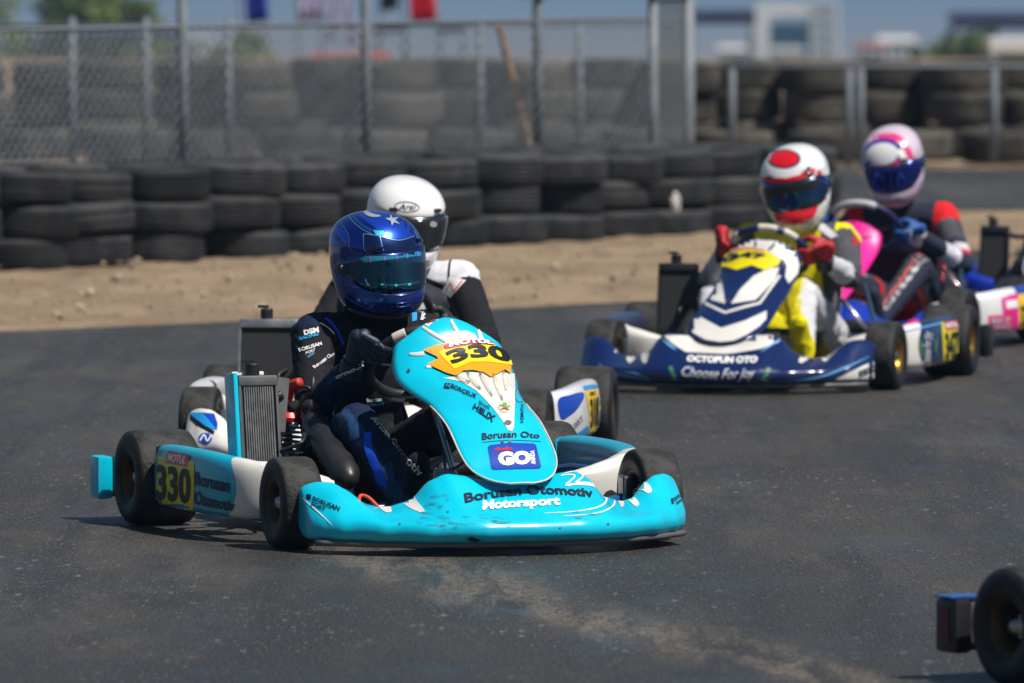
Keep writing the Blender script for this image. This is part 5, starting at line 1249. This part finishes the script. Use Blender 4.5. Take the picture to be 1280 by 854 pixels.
d_stroke(v1, Zh((395, 612), (500, 622), (620, 606)), .8, M['strip'], 'line', off=.001)
# suit lettering
Zs = Z(360, 380, 6.1)
d_text(s1, 'DSM', Zs((120, 208), (228, 176)), Zs((128, 246), (234, 222)), M['patch_white'], bold=.05, off=.004)
d_text(s1, 'RACING', Zs((92, 258), (232, 224)), Zs((88, 286), (230, 246)), M['patch_cyan'], bold=.05, off=.004)
d_text(s1, 'BORUSAN', Zs((82, 345), (250, 292)), Zs((92, 372), (258, 318)), M['patch_white'], bold=.04, off=.004)
d_text(s1, 'PORT', Zs((135, 372), (206, 342)), Zs((140, 392), (210, 362)), M['patch_white'], bold=.02, off=.004)
d_text(s1, 'DÖRT', Zs((150, 400), (200, 360)), Zs((158, 420), (208, 382)), M['patch_lblue'], bold=.02, off=.004)
d_text(s1, 'Borusan Oto', Zs((186, 478), (340, 364)), Zs((200, 500), (346, 388)), M['patch_white'], bold=.02, off=.004)
d_stroke(s1, Zs((240, 150), (300, 180), (350, 232)), 1.6, M['patch_white'], 'piping', off=.004)
d_stroke(s1, Zs((280, 108), (350, 170), (400, 260), (420, 310)), 3.0, F['suit_blue'], 'stripe', off=.003)
d_text(s1, 'Bo', Zs((485, 335), (598, 366)), Zs((485, 412), (592, 418)), M['patch_white'], bold=.05, off=.004)
d_text(s1, 'omotiv', Zs((365, 545), (580, 440)), Zs((372, 572), (590, 468)), M['patch_white'], bold=.03, off=.004)
d_text(s1, 'Borusan', Zs((592, 718), (706, 708)), Zs((600, 748), (712, 738)), M['patch_white'], bold=.03, off=.004)
d_text(s1, 'motors', Zs((594, 756), (730, 744)), Zs((610, 778), (728, 772)), M['patch_cyan'], bold=.03, off=.004)
d_text(s1, 'omotiv', Zs((834, 690), (924, 676)), Zs((838, 716), (928, 706)), M['patch_white'], bold=.02, off=.004)
d_stroke(s1, Zs((865, 665), (920, 632), (965, 650), (960, 690), (930, 735)), 1.6, M['patch_cyan'], 'ring', off=.004)
Zl = Z(420, 490, 5.693)
d_text(s1, 'Borusan Otomotiv', Zl((290, 190), (430, 330), (625, 560)), Zl((240, 190), (395, 372), (590, 605)), M['patch_white'], bold=.02, off=.004)

# ================================================================== graphics of kart 318
Zw = Z(640, 440, 6.1); pl = P2['pod_l']
d_poly(pl, Zw((350, 366), (440, 330), (532, 308), (546, 350), (500, 430), (440, 485), (372, 512)), M['blueprint'], 'stripe', smooth=True, step=3)
d_poly(pl, Zw((536, 262), (600, 250), (660, 254), (680, 278), (556, 294)), M['lblue'], 'stripe', step=3)
d_poly(pl, Zw((470, 640), (575, 560), (590, 608), (575, 680), (515, 660)), M['lblue'], 'stripe', step=3)
d_poly(pl, Zw((556, 296), (686, 272), (692, 330), (692, 585), (588, 612), (590, 480)), M['yellow'], 'number_plate', step=3)
d_text(pl, '318', Zw((588, 356), (654, 336)), Zw((594, 580), (656, 562)), M['black'], bold=.03, off=.0045)
d_text(pl, 'RMC', Zw((585, 306), (630, 298)), Zw((588, 334), (632, 326)), M['black'], bold=.03, off=.0045)
d_poly(pl, Zw((582, 612), (686, 582), (682, 650), (640, 684), (574, 684)), M['red'], 'sticker', step=3); d_poly(pl, Zw((590, 622), (672, 598), (668, 640), (636, 668), (586, 668)), M['wprint'], 'sticker', off=.003, step=3)
d_text(pl, 'KART', Zw((440, 570), (530, 480)), Zw((455, 610), (545, 520)), M['grey_plastic'], bold=.01)
Zv = Z(220, 390, 5.02); pr = P2['nose']
d_poly(pr, Zv((80, 634), (165, 632), (262, 742), (210, 735), (130, 675)), M['lblue'], 'stripe')
d_poly(pr, Zv((165, 632), (240, 640), (262, 700), (258, 742)), M['blueprint'], 'stripe')
d_poly(pr, Zv((66, 650), (80, 636), (150, 690), (245, 752), (236, 772), (130, 712)), M['black'], 'stripe')
d_poly(pr, ell(*Zv((185, 795))[0], 8.5, 7), M['blueprint'], 'emblem'); d_stroke(pr, Zv((155, 812), (180, 775), (200, 815), (222, 780)), 1.8, M['wprint'], 'emblem', off=.004)
d_text(h2, 'Arai', Zh((525, 82), (640, 82)), Zh((525, 118), (642, 120)), M['black'], bold=.01, shear=.3)
e_ = ell(*Zh((580, 101))[0], 15, 6.2, 4, 28); d_stroke(h2, e_ + e_[:1], .9, M['black'], 'ring', sm=0)
d_poly(v2, ell(*Zh((755, 215))[0], 4.5, 3.6), M['foil'], 'visor_tab', off=.002)
Zt = Z(340, 210, 3.881)
d_poly(s2, Zt((830, 600), (860, 530), (940, 548), (870, 630)), M['wprint'], 'patch', off=.004)
d_stroke(s2, Zt((842, 610), (872, 560), (885, 600), (925, 550)), 1.6, M['red'], 'patch', off=.006)
d_stroke(s2, Zt((735, 540), (790, 560), (830, 580)), 6, F['suit_black'], 'collar_stripe', off=.004)

# ================================================================== graphics of kart 347
Z3 = Z(820, 260, 5.333); b3 = P3['bonnet']; wm = M['white']
d_poly(b3, Z3((385, 430), (425, 450), (440, 500), (450, 560), (462, 640), (330, 604), (345, 520)), wm, 'white_panel')
d_poly(b3, Z3((500, 640), (560, 545), (650, 455), (760, 400), (822, 398), (800, 470), (745, 530), (665, 615)), wm, 'white_panel')
d_stroke(b3, Z3((302, 624), (380, 662), (460, 700), (580, 664), (692, 636), (760, 540), (826, 452)), 3.0, wm, 'white_line', sm=0)
d_poly(b3, Z3((205, 680), (240, 698), (340, 752), (435, 802), (600, 750), (738, 686), (735, 740), (690, 790), (600, 850), (520, 885), (430, 895), (330, 880), (250, 836), (208, 770)), wm, 'white_panel')
d_poly(b3, Z3((445, 290), (490, 236), (560, 200), (650, 180), (780, 190), (880, 232), (935, 295), (850, 352), (740, 290), (640, 264), (540, 278), (460, 312)), wm, 'white_panel')
d_poly(b3, Z3((872, 384), (935, 318), (955, 380), (944, 440), (885, 505), (860, 460)), wm, 'white_panel')
for a in (((540, 224), (548, 270)), ((668, 186), (662, 262)), ((812, 216), (752, 284))): d_stroke(b3, Z3(*a), 2.6, M['navy'], 'stripe', sm=0, off=.003)
d_poly(b3, Z3((400, 392), (470, 312), (600, 272), (740, 286), (832, 350), (812, 386), (720, 418), (640, 386), (540, 418), (460, 392), (410, 412)), M['yellow2'], 'number_plate', off=.004)
d_text(b3, '347', Z3((478, 322), (610, 298), (738, 318)), Z3((492, 362), (610, 338), (712, 356)), M['print_navy'], bold=.05, off=.007)
d_stroke(b3, Z3((500, 296), (600, 270), (725, 288)), 2.6, mat('pale_red_sticker', rgb('#d98f86'), .5), 'sticker', off=.006)
d_poly(b3, ell(*Z3((480, 622))[0], 2.4, 2.8), M['steel'], 'bolt', off=.004)
n3 = P3['nose']; Z4 = Z(720, 380, 5.818); Zb = Z(920, 370, 5.818)
d_poly(n3, Z4((635, 230), (700, 176), (820, 172)) + [(885, 409), (960, 411)] + Zb((300, 230), (340, 252), (372, 288), (300, 342), (180, 386), (0, 416)) + Z4((1080, 366), (800, 352), (700, 290)), wm, 'white_panel')
d_text(n3, 'OCTOPUN OTO', [(859, 444.5), (903, 446.0), (947, 445.5)], [(858.5, 452.5), (903, 454.5), (946.5, 454)], M['wprint'], bold=.05, shear=.15)
d_text(n3, 'Choose For Joy', [(852, 458), (900, 461.5), (944.5, 460.5)], [(853, 473.5), (900, 477), (943, 474.5)], M['patch_white'], bold=.0, shear=.45)
d_poly(n3, Z4((672, 462), (696, 450), (735, 545), (710, 552)), M['green'], 'leaf'); d_poly(n3, Zb((228, 518), (252, 528), (225, 620), (182, 618)), M['green'], 'leaf')
d_poly(n3, Zb((720, 606), (900, 520), (1088, 434), (1086, 520), (1080, 582), (1000, 600)), wm, 'white_panel')
d_text(n3, 'EEKT', Zb((888, 550), (1050, 482)), Zb((892, 592), (1054, 522)), M['print_navy'], bold=.04)
for p in (Z4((280, 346), (318, 290), (372, 330), (302, 356)), Z4((368, 400), (400, 346), (465, 345), (400, 430)), Z4((474, 400), (500, 332), (536, 332), (510, 432)), Zb((455, 468), (520, 384), (582, 402), (488, 486)), Zb((608, 402), (702, 398), (662, 470), (630, 470))):
    d_poly(n3, p, wm, 'tooth', smooth=True)
for a in (((160, 436), (240, 485), (360, 520), (550, 556)), ((350, 492), (450, 510), (540, 550))): d_stroke(n3, Z4(*a), 2.2, M['patch_lblue'], 'stripe', taper=True)
d_stroke(n3, Zb((970, 440), (800, 520), (600, 590), (370, 624)), 2.2, M['patch_lblue'], 'stripe', taper=True)
d_stroke(n3, Zb((180, 410), (300, 330), (360, 316)), 2.4, M['patch_lblue'], 'stripe', taper=True); d_stroke(n3, Z4((632, 262), (680, 300), (730, 336)), 3.0, M['patch_lblue'], 'stripe', taper=True)
p3 = P3['pod_l']; Zq = Z(1040, 320, 5.333)
d_poly(p3, Zq((728, 444), (860, 424), (862, 560), (858, 716), (745, 738), (738, 590)), M['yellow2'], 'number_plate', step=3)
d_text(p3, '347', Zq((748, 512), (835, 500)), Zq((754, 700), (835, 680)), M['black'], bold=.04, off=.0045)
d_poly(p3, Zq((742, 442), (834, 428), (838, 484), (760, 498)), M['red'], 'sticker', off=.003, step=3); d_text(p3, 'MOTUL', Zq((752, 450), (828, 438)), Zq((758, 484), (832, 474)), M['wprint'], bold=.04, off=.005)
d_text(p3, 'Choose For Joy', Zq((598, 730), (606, 500)), Zq((668, 730), (672, 510)), M['patch_white'], bold=.0, shear=.3)
d_stroke(p3, Zq((585, 550), (592, 610), (606, 675)), 3.4, M['green'], 'leaf', taper=True); d_stroke(p3, Zq((700, 540), (690, 590), (694, 650)), 3.0, M['green'], 'leaf', taper=True)
d_stroke(p3, Zq((490, 505), (600, 478), (728, 446)), 1.6, M['patch_lblue'], 'line')
Z8 = Z(930, 160, 4.741)
d_poly(h3, ell(*Z8((238, 184))[0], 21, 12.2, 0), M['h_navy'], 'ring', off=.0012); d_poly(h3, ell(*Z8((238, 184))[0], 18, 10, 0), M['h_red'], 'crown_spot', off=.0022)
d_poly(h3, Z8((108, 285), (150, 300), (196, 312), (140, 326), (128, 350), (105, 330)), M['h_navy'], 'mark', off=.0015); d_poly(h3, Z8((335, 268), (372, 240), (385, 215), (410, 280), (380, 262)), M['h_navy'], 'mark', off=.0015)
d_poly(h3, Z8((118, 292), (250, 300), (330, 280), (412, 238), (420, 264), (350, 298), (240, 328), (122, 318)), M['h_red'], 'stripe', off=.0075)
d_poly(f3, Z8((118, 292), (250, 300), (330, 280), (412, 238), (420, 264), (350, 298), (240, 328), (122, 318)), M['h_red'], 'stripe', off=.001)
d_poly(h3, Z8((180, 510), (300, 495), (425, 448), (434, 470), (410, 525), (330, 562), (250, 572), (200, 548)), M['h_red'], 'chin_panel', off=.0075)
for a in (((76, 310), (92, 420), (140, 520)), ((440, 250), (470, 340), (476, 430))): d_stroke(h3, Z8(*a), 5, M['h_red'], 'stripe', off=.0018)
d_poly(s3, Z8((425, 590), (470, 570), (560, 640), (520, 660)), F['white'], 'patch', off=.004)
d_poly(s3, Z8((640, 650), (700, 650), (705, 700), (650, 700)), F['red'], 'patch', off=.004)

# ================================================================== graphics of the pink kart and its driver
p4 = P4['pod_l']
d_poly(p4, Zq((1128, 285), (1180, 262), (1240, 250), (1246, 520), (1190, 532), (1200, 400), (1140, 390)), M['pink'], 'stripe', step=3)
d_poly(p4, Zq((1042, 398), (1200, 388), (1202, 500), (1120, 512), (1046, 500)), M['pinkred'], 'sticker', step=3); d_text(p4, 'EKT', Zq((1060, 415), (1190, 408)), Zq((1062, 450), (1190, 445)), M['fl_pale'], bold=.04, off=.004); d_text(p4, 'KART', Zq((1060, 462), (1190, 456)), Zq((1062, 490), (1190, 486)), M['fl_pale'], bold=.04, off=.004)
d_poly(p4, Zq((1154, 300), (1232, 290), (1236, 342), (1160, 352)), M['wprint'], 'sticker', off=.003, step=3)
d_poly(p4, Zq((1240, 258), (1330, 245), (1330, 505), (1244, 520)), M['yellow'], 'number_plate', step=3); d_text(p4, '324', Zq((1252, 330), (1325, 320)), Zq((1252, 470), (1325, 460)), M['black'], bold=.03, off=.004)
n4 = P4['nose']; d_poly(n4, Zq((470, 470), (540, 425), (582, 430), (575, 470), (490, 486)), M['pink'], 'mark', off=.002)
d_poly(h4, smooth_poly(Z8((672, 130), (720, 60), (840, 32), (930, 50), (1000, 160), (960, 250), (930, 260), (850, 305), (770, 280), (740, 220), (700, 210))), M['h_pink'], 'crown_panel', off=.0008)
d_poly(h4, ell(*Z8((820, 145))[0], 24, 17, -8), M['h_royal'], 'ring', off=.0014); d_poly(h4, ell(*Z8((818, 156))[0], 20.5, 14, -8), M['h_white'], 'crown_spot', off=.0022)
d_poly(h4, Z8((766, 226), (905, 200), (932, 262), (850, 306), (786, 288)), M['h_pink'], 'patch', off=.0026); d_poly(h4, ell(*Z8((850, 254))[0], 8, 4.4, -6), M['h_lilac'], 'logo', off=.0034)
d_poly(h4, Z8((905, 130), (980, 120), (990, 220), (950, 240)), M['wprint'], 'patch', off=.0020)
d_stroke(h4, Z8((760, 470), (870, 478), (980, 420)), 2.0, M['h_pink'], 'stripe', off=.0018)
for a in (((690, 200), (700, 240), (740, 280)),): d_stroke(h4, Z8(*a), 4, M['wprint'], 'stripe', off=.0016)
b5 = P5['bonnet']; Zr = Z(1140, 230, 3.88)
d_poly(b5, Zr((440, 270), (475, 240), (490, 330), (465, 420), (430, 400)), M['h_lilac'], 'stripe'); d_poly(b5, Zr((405, 360), (435, 345), (460, 430), (420, 430)), M['red'], 'stripe'); d_poly(b5, Zr((500, 400), (545, 330), (545, 440), (500, 442)), M['wprint'], 'stripe')

# more detail on the first driver's suit
d_stroke(s1, Zl((225, 290), (240, 420), (300, 560), (345, 690)), (9, 12), F['suit_blue'], 'stripe', off=.003)
d_stroke(s1, Zl((385, 500), (400, 600), (412, 690)), 5, F['suit_teal'], 'stripe', off=.003)
d_poly(s1, Zl((90, 235), (190, 225), (215, 290), (150, 340), (100, 350)), F['suit_teal'], 'panel', off=.003)
d_poly(s1, Zs((945, 20), (985, 20), (980, 130), (945, 140)), M['patch_cyan'], 'strap_edge', off=.004)
d_text(s1, 'sparco', Zs((1005, 130), (1030, 35)), Zs((1040, 130), (1066, 42)), M['patch_white'], bold=.04, off=.005)
d_stroke(s1, Zs((300, 620), (420, 520), (600, 430)), 4, F['suit_teal'], 'stripe', off=.003)
# dark rim round the visor of the red-topped helmet
d_poly(v3, Z8((70, 385), (130, 352), (300, 338), (440, 298), (470, 320), (440, 350), (300, 388), (160, 412), (80, 420)), M['h_black'], 'visor_band', off=.001)
d_poly(v3, Z8((80, 420), (150, 412), (168, 478), (200, 502), (150, 520), (100, 480)), M['h_black'], 'visor_band', off=.001)
d_poly(v3, Z8((180, 500), (300, 482), (420, 432), (440, 445), (300, 505), (200, 520)), M['h_black'], 'visor_band', off=.001)

for a in (((620, 590), (650, 560), (690, 540)), ((700, 655), (750, 648), (795, 636))): d_stroke(P4['bonnet'], Z8(*a), 1.6, M['h_navy'], 'line', off=.003)
# scrapes and panel fittings on the turquoise bodywork
rc = random.Random(5)
for k in range(18):
    x = rc.uniform(470, 800); y = rc.uniform(640, 676); ln = rc.uniform(6, 34); dy = rc.uniform(-3, 3)
    d_stroke(no, [(x, y), (x + ln / 2, y + dy * .4), (x + ln, y + dy)], rc.uniform(.4, 1.1), M['scuff'], 'scrape', taper=True, off=.0026)
for k in range(10):
    x = rc.uniform(210, 300); y = rc.uniform(600, 645); d_stroke(po, [(x, y), (x + rc.uniform(6, 18), y + rc.uniform(1, 5))], rc.uniform(.4, .9), M['scuff'], 'scrape', sm=0, off=.005)
for q in ((560, 640), (500, 655), (700, 660), (760, 655)): d_poly(no, ell(q[0], q[1], 1.6, 1.2, n=10), M['grey_plastic'], 'bolt', off=.002)
d_stroke(no, [(646, 606), (648, 640), (646, 680)], .5, M['scuff'], 'seam', off=.0022)
d_poly(no, Z6((1010, 540), (1040, 526), (1100, 545), (1060, 556)), M['black'], 'chip', off=.003)

d_poly(h4, Z8((668, 195), (712, 190), (745, 275), (700, 262), (675, 232)), M['h_pink'], 'patch', off=.0016)
d_poly(h4, Z8((955, 70), (998, 150), (1004, 205), (975, 190), (930, 100)), M['h_pink'], 'patch', off=.0028)
d_poly(h4, Z8((672, 120), (700, 95), (706, 130), (680, 150)), M['h_royal'], 'patch', off=.0028)
d_stroke(h4, Z8((735, 455), (840, 490), (960, 470), (1000, 420)), 2.6, M['pinkred'], 'stripe', off=.0016)

# ------------------------------------------------------------------ air
m = bpy.data.materials.new('air'); m.use_nodes = True; t = m.node_tree; t.nodes.clear(); o_ = t.nodes.new('ShaderNodeOutputMaterial'); pv = t.nodes.new('ShaderNodeVolumePrincipled')
pv.inputs['Color'].default_value = (.30, .62, 1.0, 1); pv.inputs['Density'].default_value = .0004; pv.inputs['Anisotropy'].default_value = .2; t.links.new(pv.outputs[0], o_.inputs['Volume'])
g = MB(); g.box((0, 5450, 60), (11800, 10900, 206)); o = g.build('haze', m); tag(o, kind='stuff')
